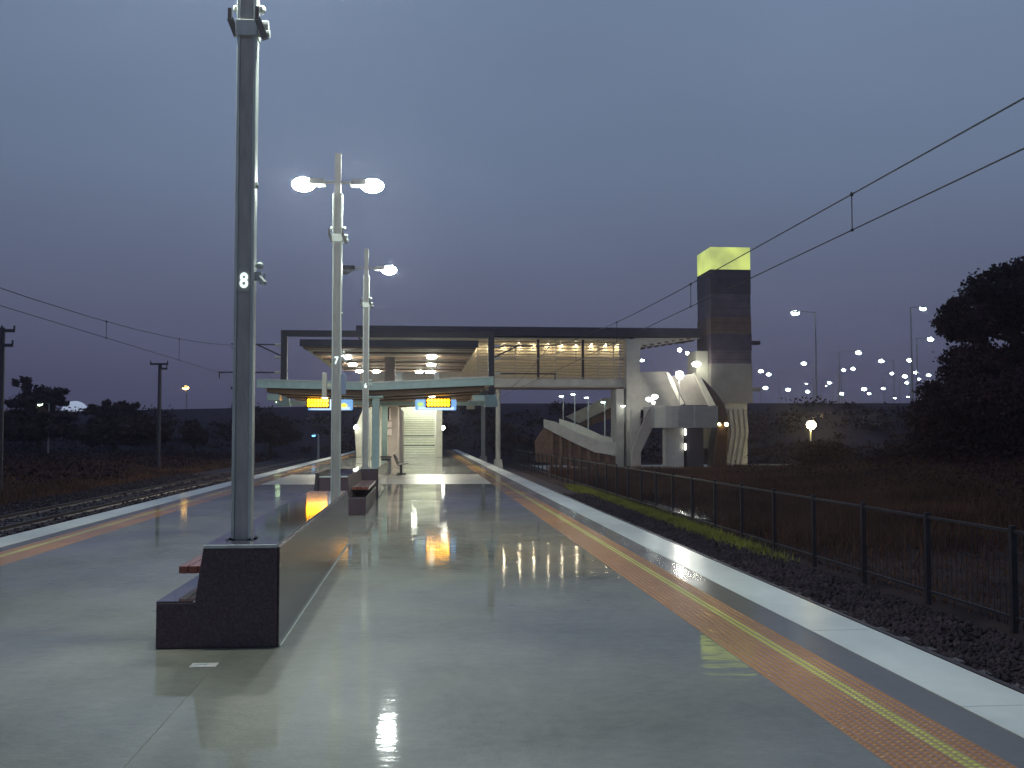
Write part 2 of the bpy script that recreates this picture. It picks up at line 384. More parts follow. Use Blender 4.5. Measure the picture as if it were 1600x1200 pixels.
# ballast, rails, sleepers
def mound(name, x0, x1, zt, m):
    b = MB(); b.prism([(x0 - .5, TRK - .3), (x1 + .5, TRK - .3), (x1, zt), (x0, zt)], -10, 230); return struct(b.build(name, m))
mound('track_bed', 3.6, 7.4, TRK + .02, M['ballast'])
mound('track_bed', -16.2, -6.4, TRK + .02, M['ballast'])
N = 42000
px_ = np.concatenate([rng.uniform(3.75, 8.1, N), rng.uniform(-16.5, -6.6, 14000)])
py_ = np.concatenate([2 + 46 * rng.random(N) ** 1.7, 14 + 60 * rng.random(14000) ** 1.5])
sz = rng.uniform(.018, .042, len(px_)) * (1 + py_ / 40)
base = np.array([(1, 0, 0), (0, 1, 0), (-1, 0, 0), (0, -1, 0), (0, 0, .9), (0, 0, -.7)])
P = rng.uniform(.7, 1.3, (len(px_), 6, 3)) * base[None] + rng.normal(0, .18, (len(px_), 6, 3))
a = rng.uniform(0, 6.28, len(px_)); ca, sa = np.cos(a)[:, None], np.sin(a)[:, None]
P = np.stack([P[..., 0] * ca - P[..., 1] * sa, P[..., 0] * sa + P[..., 1] * ca, P[..., 2]], -1) * sz[:, None, None]
P += np.stack([px_, py_, TRK + .02 + sz * .4], -1)[:, None]
tri = np.array([(0, 1, 4), (1, 2, 4), (2, 3, 4), (3, 0, 4), (1, 0, 5), (2, 1, 5), (3, 2, 5), (0, 3, 5)])
bal = bigmesh('ballast', P.reshape(-1, 3), (tri[None] + (np.arange(len(px_)) * 6)[:, None, None]).reshape(-1, 3), M['ballast'])
tag(bal, 'dark crushed stone ballast along the tracks on both sides of the platform', 'ballast', kind='stuff')
TRACKS = [(5.35, 'railway track right of the platform beside the black fence'), (-8.1, 'railway track directly left of the platform edge'),
          (-12.7, 'second railway track out on the left with dull rails')]
for cx, lab in TRACKS:
    tr = thing('railway_track', (cx, 60, TRK), lab, 'railway track')
    for s in (-.8, .8):
        b = MB()
        b.prism([(cx + s - .07, TRK + .05), (cx + s + .07, TRK + .05), (cx + s + .03, TRK + .10), (cx + s + .035, TRK + .19), (cx + s - .035, TRK + .19), (cx + s - .03, TRK + .10)], -8, 220)
        b.build('rail', M['rail'], tr)
    b = MB()
    for i in range(300):
        y = -8 + i * .68; b.box(cx - 1.25, cx + 1.25, y, y + .24, TRK - .05, TRK + .06)
    b.build('sleepers', M['sleeper'], tr)

# embankment across the background
b = MB(); prof = []
for x, y, zt in [(-700, 190, 3.2), (-150, 165, 3.6), (-70, 155, 4.4), (-40, 148, 4.9), (-10, 128, 5.0), (5, 116, 5.0), (60, 110, 5.0), (150, 112, 5.2), (700, 150, 5.2)]:
    prof.append((x, y, zt))
vs = []
for x, y, zt in prof: vs += [(x, y - 9, TRK - .6), (x, y, zt), (x, y + 16, zt), (x, y + 26, TRK - .6)]
fs = []
for i in range(len(prof) - 1):
    for j in range(3): fs.append((4 * i + j, 4 * i + 4 + j, 4 * i + 5 + j, 4 * i + 1 + j))
b.poly(vs, fs); struct(b.build('embankment', M['embank']))
ap = MB().poly([(10, 72, TRK - .04), (34, 72, TRK + .02), (34, 96, TRK + .02), (10, 96, TRK - .04)], [(0, 1, 2, 3)])
struct(ap.build('forecourt_path', M['pale']))
pth = MB().prism([(8.9, 34), (10.2, 34), (15, 60), (16, 72), (12, 72), (10.5, 60)], TRK - .2, TRK + .03, 'z')
struct(pth.build('footpath', M['band']))

# ================================================================== LIGHT POLES
ZL = 5.75
def light_pole(Y, base_z, num, label, on=(True, True), lensmat='lamp', board=False):
    X = JX
    t = thing('light_pole', (X, Y, base_z), label, 'light pole', 'light poles along the platform centre line')
    b = MB(); b.box(X - .05, X + .05, Y - .055, Y + .055, base_z, 6.30); b.build('shaft', M['galvdark'], t)
    for s in (-1, 1):
        b = MB(); b.box(X + s * .0525 - (.025 if s < 0 else 0), X + s * .0525 + (.025 if s > 0 else 0), Y - .07, Y + .07, base_z + .02, 4.80)
        b.box(X + s * .0525 - (.028 if s < 0 else 0), X + s * .0525 + (.028 if s > 0 else 0), Y - .075, Y + .075, 4.93, 5.62)
        b.build('flange', M['galv'], t, .006)
    b = MB(); b.box(X - .115, X + .115, Y - .115, Y + .115, base_z, base_z + .016)
    bp = b.build('base_plate', M['galv'], t)
    for sx in (-1, 1):
        for sy in (-1, 1): MB().tube((X + sx * .095, Y + sy * .095, base_z + .016), (X + sx * .095, Y + sy * .095, base_z + .035), .010, n=6).build('bolt', M['galvdark'], bp)
    b = MB(); b.box(X - .085, X + .085, Y - .085, Y + .085, 4.80, 4.93, (X - .092, X + .092, Y - .092, Y + .092)); col = b.build('collar', M['galv'], t, .005)
    b = MB()
    b.bar((X - .135, Y - .06, 5.02), (X - .135, Y - .06, 4.93), .03, .05); b.bar((X - .135, Y - .06, 4.94), (X - .08, Y - .06, 4.80), .03, .05)
    b.build('strap', M['black'], col); b = MB()
    b.bar((X + .085, Y - .09, 5.03), (X + .085, Y - .09, 4.93), .03, .04); b.bar((X + .085, Y - .09, 4.94), (X + .15, Y - .09, 4.77), .035, .05)
    b.build('strap', M['black'], col)
    b = MB(); b.tube((X + .08, Y - .05, 4.90), (X + .17, Y - .05, 4.90), .035, n=10); b.build('clamp', M['galv'], col)
    b = MB(); b.tube((X + .08, Y - .05, 4.83), (X + .18, Y - .05, 4.83), .03, n=10)
    b.build('clamp', M['galv'], col)
    b = MB(); b.ell((X + .112, Y - .04, 5.03), .035, .035, .035, 10, 5); b.build('knob', M['galv'], col); b = MB(); b.ell((X - .095, Y - .04, 5.03), .022, .022, .03, 10, 5)
    b.build('knob', M['galv'], col)
    # little bracket beside the number and a stud above it
    b = MB(); b.ell((X + .115, Y - .02, 2.95), .035, .035, .03, 10, 5); b.box(X + .0775, X + .13, Y - .03, Y + .01, 2.83, 2.90)
    b.bar((X + .11, Y - .03, 2.86), (X + .165, Y - .08, 2.80), .03, .03); b.bar((X + .12, Y - .02, 2.80), (X + .16, Y - .02, 2.88), .015, .02)
    b.build('bracket', M['galv'], t)
    b = MB(); b.ell((X + .085, Y - .02, 3.60), .018, .02, .03, 8, 4); b.build('stud', M['galv'], t)
    # number
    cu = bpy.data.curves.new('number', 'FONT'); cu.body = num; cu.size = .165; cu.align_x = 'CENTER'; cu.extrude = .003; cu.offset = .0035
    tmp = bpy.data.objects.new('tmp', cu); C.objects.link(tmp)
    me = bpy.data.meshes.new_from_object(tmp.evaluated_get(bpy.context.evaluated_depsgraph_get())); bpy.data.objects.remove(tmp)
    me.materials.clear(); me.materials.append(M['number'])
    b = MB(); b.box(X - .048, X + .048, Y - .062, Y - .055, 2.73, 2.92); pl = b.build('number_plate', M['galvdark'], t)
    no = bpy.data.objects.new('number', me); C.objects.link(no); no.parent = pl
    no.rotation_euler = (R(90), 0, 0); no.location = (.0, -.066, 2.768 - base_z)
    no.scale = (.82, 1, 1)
    # arms and heads
    for s, o_ in ((-1, on[0]), (1, on[1])):
        b = MB(); b.tube((X + s * .05, Y, ZL + .07), (X + s * .30, Y, ZL + .06), .022); b.build('arm', M['galvdark'], t)
        b = MB(); xa, xb = sorted((X + s * .27, X + s * .76))
        if o_: xa, xb = sorted((X + s * .20, X + s * .50))
        b.box(xa, xb, Y - .12, Y + .12, ZL + .01, ZL + .12, (xa + .03, xb - .03, Y - .08, Y + .08))
        hd = b.build('lamp_head', M['galvdark'] if o_ else M['black'], t, .01)
        b = MB(); b.ell((X + s * .57, Y, ZL + (.02 if o_ else .005)), .19, .125, .115, 18, 8, -1, 1 if o_ else .05)
        b.build('lens', M[lensmat] if o_ else M['lensoff'], hd, smooth=True)
    if board:
        b = MB(); b.box(X - .235, X - .165, Y - .02, Y + .10, 2.22, 2.62); b.box(X - .165, X - .0775, Y + .02, Y + .06, 2.38, 2.44); b.build('side_board', M['cream'], t, .004)
        b = MB(); b.box(X + .0775, X + .16, Y - .06, Y - .01, 2.26, 2.60); b.build('side_board', M['glass'], t, .004)
    return t
PY8, PY7, PY6 = 8.52, 17.6, 26.7
BH = .755
light_pole(PY8, BH, '8', 'nearest tall grey pole marked 8, standing on the granite bench block')
light_pole(PY7, 0, '7', 'grey pole marked 7 with two bright lamps lit on its top', board=True)
light_pole(PY6, BH, '6', 'farthest grey light pole, with only its right lamp lit, left lamp head dark', on=(False, True), lensmat='lamp6')

# ================================================================== BENCH BLOCKS
def block(Y0, Y1, flip, label, xc=-1.52, lean=False):
    """L shaped granite block; step and timber seat on the left (flip False) or on the right"""
    s = -1 if not flip else 1
    t = thing('bench_block', (xc, (Y0 + Y1) / 2, 0), label, 'bench', 'granite bench blocks with timber seats')
    back = xc - s * .45; fr_b = xc + s * .16; fr_t = xc + s * .10; st = xc + s * .45
    if flip: back = -2.02; fr_b = -1.41; fr_t = -1.46; st = -1.10
    else: back = -1.08; fr_b = -1.69; fr_t = -1.63; st = -1.97
    pts = [(back, 0), (back, BH), (fr_t, BH), (fr_b, .34), (st, .34), (st, 0)]
    if flip: pts = pts[::-1]
    b = MB(); b.prism(pts, Y0, Y1); b.build('body', M['granite_side'], t, .008)
    # polished wet cap and side slab, each proud of the body
    xa, xb = sorted((back, fr_t))
    b = MB(); b.box(xa + .004, xb - .004, Y0 + .004, Y1 - .004, BH + .001, BH + .016); b.build('cap', M['granite'], t, .005)
    b = MB(); xs_ = back - s * .002
    b.box(*sorted((xs_, xs_ - s * .012)), Y0 + .004, Y1 - .004, .012, BH - .006); b.build('side_slab', M['granite_wet'], t, .004)
    xa, xb = sorted((fr_b + s * .01, st))
    b = MB(); b.box(xa, xb - .0 if s > 0 else xb, Y0 + .004, Y1 - .004, .341, .352); b.build('step_cap', M['granite'], t)
    b = MB(); b.box(*sorted((back - s * .016, back - s * .028)), Y0 + .01, Y1 - .01, 0.0, .010); b.build('floor_trim', M['galv'], t, .003)
    b = MB(); xa, xb = sorted((back, fr_t)); b.box(xa + .002, xb - .002, Y0 - .010, Y0 + .002, BH - .012, BH + .014); b.build('edge_highlight', M['galv'], t, .004)  # pale strip painting the lamp highlight along the front top edge
    # seat slats on steel brackets
    x_in = fr_b - s * .01; x_out = st + s * .02
    xa, xb = sorted((x_in, x_out)); w = (xb - xa)
    b = MB(); k = 4
    for i in range(k): b.box(xa + w * i / k + .004, xa + w * (i + 1) / k - .004, Y0 + .80, Y1 - .5, .455, .515)
    b.build('seat', M['wood'], t, .004)
    n = 5
    for i in range(n):
        y = Y0 + 1.5 + (Y1 - Y0 - 2.4) * i / (n - 1)
        b = MB(); b.box(xa + .03, xb - .06, y, y + .05, .352, .455); b.build('seat_bracket', M['dark'], t)
    if lean:
        xo = back - s * .03
        b = MB(); b.prism([(xo, .02), (xo - s * .04, .02), (xo - s * .02, .80), (xo + s * .02, .84)] if s < 0 else [(xo, .02), (xo + s * .02, .84), (xo - s * .04, .84), (xo - s * .10, .02)], Y0 - .02, Y0 + 2.6)
        b.build('leaning_panel', M['black'], t, .005)
    return t
block(8.1, 15.6, False, 'nearest dark granite bench block with a timber seat on its left')
block(21.1, 25.6, True, 'middle granite bench block, its seat and step on the right side, behind the nearest block', lean=True)
block(26.3, 33.4, False, 'farthest granite bench block, carrying the pole whose left lamp is dark')

# ================================================================== LOWER CANOPY
CY0, CY1 = 36.5, 56.0
zc = lambda py, px: at(px, py, CY0).z
xl, xm, xr = at(402, 603, CY0).x, at(585, 607, CY0).x, at(771, 600, CY0).x
cp = thing('platform_canopy', (xm, 46, 0), 'low butterfly canopy with pale green fascia and timber underside over the platform', 'canopy')
b = MB()
zl1, zl0, zm1, zm0, zr1, zr0 = zc(594, 402), zc(606, 402), zc(599, 585), zc(610, 585), zc(590, 771), zc(602, 771)
b.prism([(xl, zl0), (xm, zm0), (xr, zr0), (xr, zr1), (xm, zm1), (xl, zl1)], CY0 - .12, CY0)
b.build('fascia', M['teal'], cp, .01)
b = MB(); b.prism([(xl, zl1), (xm, zm1), (xr, zr1), (xr, zr1 + .035), (xm, zm1 + .035), (xl, zl1 + .035)], CY0 - .16, CY0 + .1); b.build('gutter', M['galv'], cp)
b = MB(); b.prism([(xl, zl0 + .06), (xm, zm0 + .06), (xr, zr0 + .06), (xr, zr1 - .02), (xm, zm1 - .02), (xl, zl1 - .02)], CY0 + .002, CY1); b.build('roof', M['soffit'], cp)
y = CY0 + .1; zo = .055
for i in range(7):
    ya = CY0 + .15 + i * 2.7
    b = MB(); b.prism([(xl + .3, zl0 + zo - .20), (xm, zm0 + zo - .24), (xr - .3, zr0 + zo - .20), (xr - .3, zr0 + zo), (xm, zm0 + zo), (xl + .3, zl0 + zo)], ya, ya + 1.1)
    b.build('soffit_boards', M['timber'], cp)
for xx in (xl + .5, xr - .5):
    b = MB(); b.box(xx - .22, xx + .22, CY0 + .3, CY0 + .9, zl0 - .42, zl0 - .21); b.build('bracket', M['teal'], cp, .02)
for y in (CY0 + .35, CY0 + 9):
    b = MB(); b.box(-1.72, -1.47, y - .12, y + .12, 0, 3.02)
    cc = b.build('column', M['teal'], cp, .01)
    b = MB(); b.box(-1.85, -1.34, y - .2, y + .2, 2.86, 2.98); b.build('column_head', M['teal'], cc, .01)
for y in (43.95, 46.65, 49.35, 52.05):  # unseen tubes added behind the boards to light the floor
    for xx in (-3.9, .6):
        b = MB(); b.box(xx - .7, xx + .7, y - .2, y + .2, 3.19, 3.22); lt = b.build('added_light_fitting', M['galv'], cp)
        b = MB(); b.box(xx - .62, xx + .62, y - .13, y + .13, 3.165, 3.189); b.build('lamp', M['tube'], lt)
for px, py in ((675, 619), (508, 620.5)):
    P = at(px, py, 40.4); b = MB(); b.ell(P, .13, .1, .06, 12, 5); b.build('lamp', M['smalllamp'], cp)
# hanging departure signs
def sign(x0, x1, y0p, y1p, Y, amber, extra, white, label):
    A = at(x0, y0p, Y); B = at(x1, y1p, Y)
    t = thing('departure_sign', ((A.x + B.x) / 2, Y, B.z), label, 'sign', 'lit signs hanging under the low canopy')
    b = MB(); b.box(A.x, B.x, Y, Y + .16, B.z, A.z); b.build('lightbox', M['blue'], t, .04)
    b = MB(); b.box(A.x + .10, B.x - .10, Y - .012, Y - .002, B.z + .02, B.z + .13); b.build('light_strip', M['bluew'], t)
    p0 = at(amber[0], amber[1], Y - .06); p1 = at(amber[2], amber[3], Y - .06)
    b = MB(); b.box(p0.x - .05, p1.x + .05, Y - .05, Y + .02, p1.z - .05, p0.z + .05); fr = b.build('display', M['black'], t, .01)
    # two rows of glowing characters, too blurred in the photo to read
    b = MB(); n = 7; w = (p1.x - p0.x) / n; h = (p0.z - p1.z) / 2
    for r in range(2):
        for i in range(n):
            xa = p0.x + w * i; za = p1.z + h * r
            b.ell((xa + w / 2, Y - .055, za + h / 2), w * .52, .012, h * .50, 10, 4)
    b.build('led_row', M['led'], fr)
    for e0, e1, e2, e3, mm in extra:
        q0 = at(e0, e1, Y); q1 = at(e2, e3, Y)
        b = MB(); b.ell(((q0.x + q1.x) / 2, Y - .012, (q0.z + q1.z) / 2), (q1.x - q0.x) / 2, .01, (q0.z - q1.z) / 2, 12, 4); b.build('glowing_text', M[mm], t)
    if white:
        q0 = at(white[0], white[1], Y); q1 = at(white[2], white[3], Y)
        b = MB(); b.box(q0.x, q1.x, Y - .014, Y - .002, q1.z, q0.z); b.build('light_strip', M['bluew'], t)
    for xx in (A.x + .3, B.x - .3):
        b = MB(); b.tube((xx, Y + .08, A.z), (xx, Y + .08, 3.0), .02); b.build('hanger', M['galv'], t)
SY = 41.0
sign(649, 713, 624, 641, SY, (667, 623, 703, 635), [(652, 628.5, 662, 635, 'greenled')], None, 'blue lit departure sign with amber display hanging right of the columns')
sign(481, 551, 624, 641, SY, (480, 623, 513, 636), [(532, 630, 543, 637, 'yled')], (514, 624, 522, 640), 'blue lit departure sign with amber display hanging left behind the pole marked 7')
# small camera box right of the sign
A = at(730, 628, 44); 
t = thing('speaker_box', (A.x, 44, A.z), 'small pale box hanging under the canopy right of the blue sign', 'speaker')
MB().box(A.x - .02, A.x + .32, 44, 44.25, A.z - .30, A.z).build('housing', M['cream'], t, .02)
MB().tube((A.x + .15, 44.1, A.z), (A.x + .15, 44.1, 3.0), .02).build('hanger', M['galv'], t)

# ================================================================== PORTAL WITH ARMS FOR THE OVERHEAD LINE
QY = 44.0
P0 = at(444.5, 516, QY); P1 = at(767.5, 516, QY); zb = at(600, 527, QY).z
pt = thing('overhead_portal', ((P0.x + P1.x) / 2, QY, 3.1), 'black steel portal frame rising above the low canopy with arms out over both tracks', 'gantry')
b = MB(); b.box(P0.x - .13, P1.x + .13, QY - .12, QY + .12, zb, P0.z); b.build('beam', M['dark'], pt, .01)
for P in (P0, P1):
    b = MB(); b.box(P.x - .125, P.x + .125, QY - .119, QY + .119, 3.25, zb); b.build('post', M['dark'], pt)
    b = MB(); b.box(P.x - .3, P.x + .3, QY - .2, QY + .2, 2.75, 3.25, (P.x - .2, P.x + .2, QY - .15, QY + .15)); b.build('foot', M['teal'], pt, .02)
b = MB(); b.box(P0.x + .2, P1.x - .2, QY - .1, QY + .1, 2.80, 2.96); b.build('tie_beam', M['teal'], pt)
for s, P in ((-1, P0), (1, P1)):
    tx = -8.05 if s < 0 else 5.35
    b = MB(); z1, z2, z3 = 5.30, 4.78, 4.15
    b.bar((P.x, QY, z1), (tx - s * .2, QY, z1 + .02), .05, .05); b.bar((P.x, QY, z2), (P.x + s * 1.1, QY, z1), .06, .06)
    b.bar((P.x, QY, z3), (tx + s * .3, QY, z3), .05, .05); b.bar((tx + s * .25, QY, z3), (tx + s * .25, QY, z3 - .25), .04, .04)
    b.build('cantilever_arm', M['dark'], pt)
    for zz in (z1, z2, z3): MB().tube((P.x + s * .13, QY, zz), (P.x + s * .38, QY, zz), .06, n=10).build('insulator', M['cream'], pt)
# overhead wires
for tx, s, lab, zc_, zm_, dr in ((5.35, 1, 'pair of black overhead wires with droppers above the right track, climbing to the upper right', 4.15, 4.60, (12.6, 20.5, 28.5, 36.2)),
                      (-7.95, -1, 'pair of thin dark overhead wires with droppers above the left track', 4.03, 4.36, (27.2, 35.2, 19.5))):
    t = thing('overhead_wire', (tx, 40, 4), lab, 'overhead wires')
    def zm(y): return zm_ + (5.28 - zm_) * max(0, (min(y, QY) - 20) / (QY - 20)) ** 2 - (0 if y <= QY else (.9 * math.sin(min(1, (y - QY) / 44) * math.pi)))
    ys2 = [-20, -8, 0, 6, 12, 18, 22, 26, 30, 34, 38, 41, 44, 50, 56, 62, 66, 72, 80, 88, 100, 130]
    b = MB(); b.path([(tx, y, zc_) for y in ys2], .008); b.build('contact_wire', M['wire'], t)
    b = MB(); b.path([(tx, y, zm(y)) for y in ys2], .009); b.build('messenger_wire', M['wire'], t)
    for y in dr:
        b = MB(); b.tube((tx, y, zc_), (tx, y, zm(y)), .007); b.ell((tx, y, zm(y)), .025, .03, .03, 8, 4); b.ell((tx, y, zc_), .022, .03, .022, 8, 4); b.build('dropper', M['wire'], t)

# ================================================================== STATION ROOM, STAIRS, UPPER ROOF
# tan room core with posters
RY0, RY1 = 50.0, 66.0
t = thing('station_room', (-1.6, 58, 0), 'small tan walled station room under the canopy with notices on its end wall', 'station room')
x0, x1 = X_(594, RY0), X_(622, RY0)
MB().box(x0, x1, RY0, RY1, 0, 3.0).build('wall', M['tan'], t, .01)
MB().box(x0 - .02, x0 + .25, RY0 - .03, RY0 - .002, 0, 3.0).build('corner_panel', M['cream'], t)
a_ = at(603, 637, RY0); c_ = at(610, 656, RY0); MB().box(a_.x, c_.x, RY0 - .06, RY0 - .01, c_.z, a_.z).build('notice_board', M['black'], t)
a_ = at(608, 638, RY0); c_ = at(611, 656, RY0); MB().box(a_.x, c_.x, RY0 - .09, RY0 - .065, c_.z, a_.z).build('pale_strip', M['poster'], t)  # pale paper strip along the right of the board
for ya, yb in ((659, 668), (670, 680)):
    a_ = at(602.5, ya, RY0); c_ = at(612, yb, RY0); MB().box(a_.x, c_.x, RY0 - .05, RY0 - .01, c_.z, a_.z).build('poster', M['poster'], t)
# bin and seat
BY = 41.3
t = thing('litter_bin', (-1.42, BY, 0), 'dark grey box shaped litter bin beside the metal seat under the canopy', 'litter bin')
xa, xb = X_(595, BY), X_(611.5, BY)
MB().box(xa, xb, BY, BY + .45, .03, .70).build('body', M['galvdark'], t, .02)
MB().box(xa - .015, xb + .015, BY - .015, BY + .465, .70, .74).build('lid', M['dark'], t, .01)
MB().box(xa + .05, xb - .05, BY - .008, BY - .001, .56, .64).build('opening', M['black'], t)
t = thing('steel_bench', (-1.0, BY + .9, 0), 'thin steel bench with a slanted back, seen end on beside the litter bin', 'bench')
xa = X_(615, BY)
b = MB()
for i in range(5):
    z = .44 + i * .075; b.box(xa + .17 - .032 * i, xa + .195 - .032 * i, BY, BY + 1.9, z, z + .055)
b.build('backrest', M['dark'], t)
b = MB()
for i in range(5): b.box(xa + .17 + i * .085, xa + .24 + i * .085, BY, BY + 1.9, .38 + .016 * i, .40 + .016 * i)
b.build('seat', M['dark'], t)
for y in (BY + .1, BY + 1.7):
    b = MB(); b.bar((xa + .28, y, .0), (xa + .28, y, .38), .05, .05); b.bar((xa + .1, y, .015), (xa + .48, y, .015), .05, .03)
    b.bar((xa + .16, y, .40), (xa, y, .80), .03, .04); b.build('leg', M['dark'], t)

# staircase climbing to the bridge
TY = 74.0
st = thing('staircase', (-1.7, 80, 0), 'wide pale staircase climbing from the far end of the canopy to the footbridge', 'staircase')
sx0, sx1 = X_(623, TY), X_(681, TY)
b = MB(); nb = MB(); n = 35; rise = 5.95 / n; run = .33
for i in range(n):
    y = TY + run * i + (1.2 if i > 17 else 0); z = rise * i
    ye = y + run + (1.2 if i == 17 else 0)
    b.box(sx0, sx1, y, ye + .004, max(0, z - .3), z + rise)
b.build('steps', M['stair'], st)
for i in range(n):
    y = TY + run * i + (1.2 if i > 17 else 0); z = rise * (i + 1)
    nb = MB(); nb.box(sx0 + .04, sx1 - .04, y - .006, y + .05, z - .02 if i not in (4, 8) else z - .09, z + .003); nb.build('nosing', M['nosing'], st)
for (xa, xb, nm) in ((sx1 + .002, X_(690, TY), 'side_wall'), (X_(611, TY), sx0 - .002, 'side_wall')):
    b = MB(); yt = TY + run * n + 1.2
    b.prism([(TY - .4, 0), (TY - .4, 1.15), (TY + .2, 1.3), (yt, 5.95 + 1.1), (yt, 5.2), (TY + 3.5, 0)], xa, xb, 'x'); b.build(nm, M['cream'], st, .01)
b = MB(); b.box(sx1 + .01, X_(691, TY) , TY - .45, TY - .15, 0, Z_(640, TY)); b.build('end_pier', M['cream'], st, .02)
for xx in (sx0 + .09, sx1 - .09):
    b = MB(); b.path([(xx, TY - .3, .95), (xx, TY, .95), (xx, TY + run * 18, .95 + rise * 18), (xx, TY + run * 18 + 1.2, .95 + rise * 18), (xx, yt, 6.85)], .025); b.build('handrail', M['galv'], st)
# left stair wall: pale, leaning outline
A0, A1 = X_(557, TY), X_(581, TY)
sw = thing('stair_screen_wall', ((A0 + A1) / 2, TY, 0), 'pale white wall with a slanted left edge at the far left side of the stairs', 'wall')
zt = Z_(628, TY); xt = X_(571, TY)
b = MB(); zz2 = Z_(672, TY)
b.prism([(A0, 0), (A1, 0), (A1, zt), (xt, zt), (X_(554, TY), zz2)], TY, TY + 9); b.build('panel', M['cream'], sw, .03)
b = MB()
for k in (.3, .62): b.box(xt + (A1 - xt) * k, xt + (A1 - xt) * k + .05, TY - .04, TY - .002, .1, zt - .1)
b.build('joint_strip', M['galv'], sw)
A2 = X_(594, TY)
sw2 = thing('side_partition', ((A1 + A2) / 2, TY + .5, 0), 'cream partition between the slanted white wall and the tan room', 'wall')
MB().box(A1 + .01, A2, TY + .5, TY + 9, 0, 4.2).build('panel', M['cream'], sw2, .02)
MB().box(A1 + .3, A1 + .4, TY + .45, TY + .49, 0, 4.1).build('downpipe', M['galv'], sw2)
def bulkhead(px, py, Y, label, wall_dx):
    P = at(px, py, Y); t = thing('wall_lamp', P, label, 'wall lamp', 'bright lamps on the outer sides of the stair walls')
    MB().box(P.x - .10, P.x + .10, Y - .05, Y + .05, P.z - .10, P.z + .12).build('housing', M['galv'], t, .02)
    b = MB(); b.ell((P.x, Y - .06, P.z), .17, .10, .16, 12, 6); b.build('lens', M['bulk'], t, smooth=True)
    MB().bar((P.x, Y, P.z + .06), (P.x + wall_dx, Y, P.z + .06), .05, .05).build('arm', M['galv'], t)
bulkhead(556.5, 668, TY - .3, 'round bright lamp on the outer left side of the stair wall', .35)
bulkhead(691.5, 668.5, TY - .3, 'round bright lamp on the outer right side of the stair wall', -.25)
# lights inside stair hall
for px, py, Y in ((616, 641, 60), (622, 645, 60), (648, 618, 70)):
    P = at(px, py, Y); t = thing('ceiling_lamp', P, {616: 'small ceiling lamp left over the passage beside the tan room', 622: 'small ceiling lamp right over the passage beside the tan room', 648: 'ceiling lamp above the foot of the stairs'}[px], 'ceiling lamp')
    MB().box(P.x - .2, P.x + .2, Y - .1, Y + .1, P.z + .03, P.z + .08).build('fitting', M['galv'], t)
    MB().box(P.x - .17, P.x + .17, Y - .08, Y + .08, P.z - .02, P.z + .03).build('lens', M['down'], t)
    MB().tube((P.x, Y, P.z + .08), (P.x, Y, P.z + .8), .015).build('stem', M['galv'], t)

# upper roof
UY0, UY1 = 58.0, 79.0
ux0, ux1 = X_(470, UY0, 545), X_(746, UY0, 545); uz = Z_(543, UY0)
ur = thing('upper_roof', ((ux0 + ux1) / 2, 68, 0), 'high flat roof with brown beams and rows of downlights over the far end of the platform', 'roof')
MB().box(ux0, ux1, UY0, UY1, uz + .02, uz + .30).build('slab', M['soffit'], ur)
MB().box(ux0 - .05, ux1 + .05, UY0 - .14, UY0 - .002, uz - .02, uz + .36).build('fascia', M['roofdark'], ur)
for i in range(6):
    y = UY0 + .05 + i * 3.9
    b = MB(); b.box(ux0 + .1 + (.15 * i), ux1 - .1, y, y + 1.7, uz - .10, uz + .018); b.build('beam', M['timber'], ur)
for i, (px, py) in enumerate(((541, 557.5), (551, 568.5), (562, 579.5), (588, 590), (675, 556.5), (674, 568.8), (673.5, 581), (655, 590.5), (671, 590))):
    d = MR @ Vector(((px - 800) / F, -(py - 600) / F, -1)); k = (uz - .1 - EYE) / d.z; x, y = d.x * k, d.y * k
    y = min(y, UY1 - .5); x = d.x / d.y * y
    b = MB(); b.tube((x, y, uz - .03), (x, y, uz + .019), .30, n=14); dl = b.build('downlight', M['galv'], ur)
    b = MB(); b.tube((x, y, uz - .22), (x, y, uz - .031), .27, n=14); b.build('lens', M['downu'], dl)
for px, Y in ((609, 62), (609, 76)):
    x = X_(px, Y); b = MB(); b.box(x - .3, x + .3, Y - .3, Y + .3, 3.0, uz - .27); b.build('column', M['tan'], ur, .02)

# ================================================================== FOOTBRIDGE
GY, GY2 = 86.0, 91.0
fb = thing('footbridge', (8, 88, 4), 'long covered footbridge with warm lit louvred wall spanning the right track', 'footbridge')
bx0, bxL, bx1 = X_(556, GY), X_(700, GY), X_(985, GY)
zf, zg = Z_(605, GY), Z_(592, GY)
MB().box(bx0, bx1, GY, GY2, zf, zf + .35).build('deck', M['pale'], fb, .02)
MB().box(bxL, bx1 - .02, GY - .06, GY - .004, zf + .12, zg).build('deck_fascia', M['pale'], fb)
MB().box(bxL, bx1, GY - .10, GY + .3, zf - .12, zf - .003).build('deck_edge', M['timber'], fb)
ztop = Z_(528, GY)
MB().box(bx0, bx1, GY2 - .15, GY2, zf + .352, ztop).build('back_wall', M['louvre'], fb)
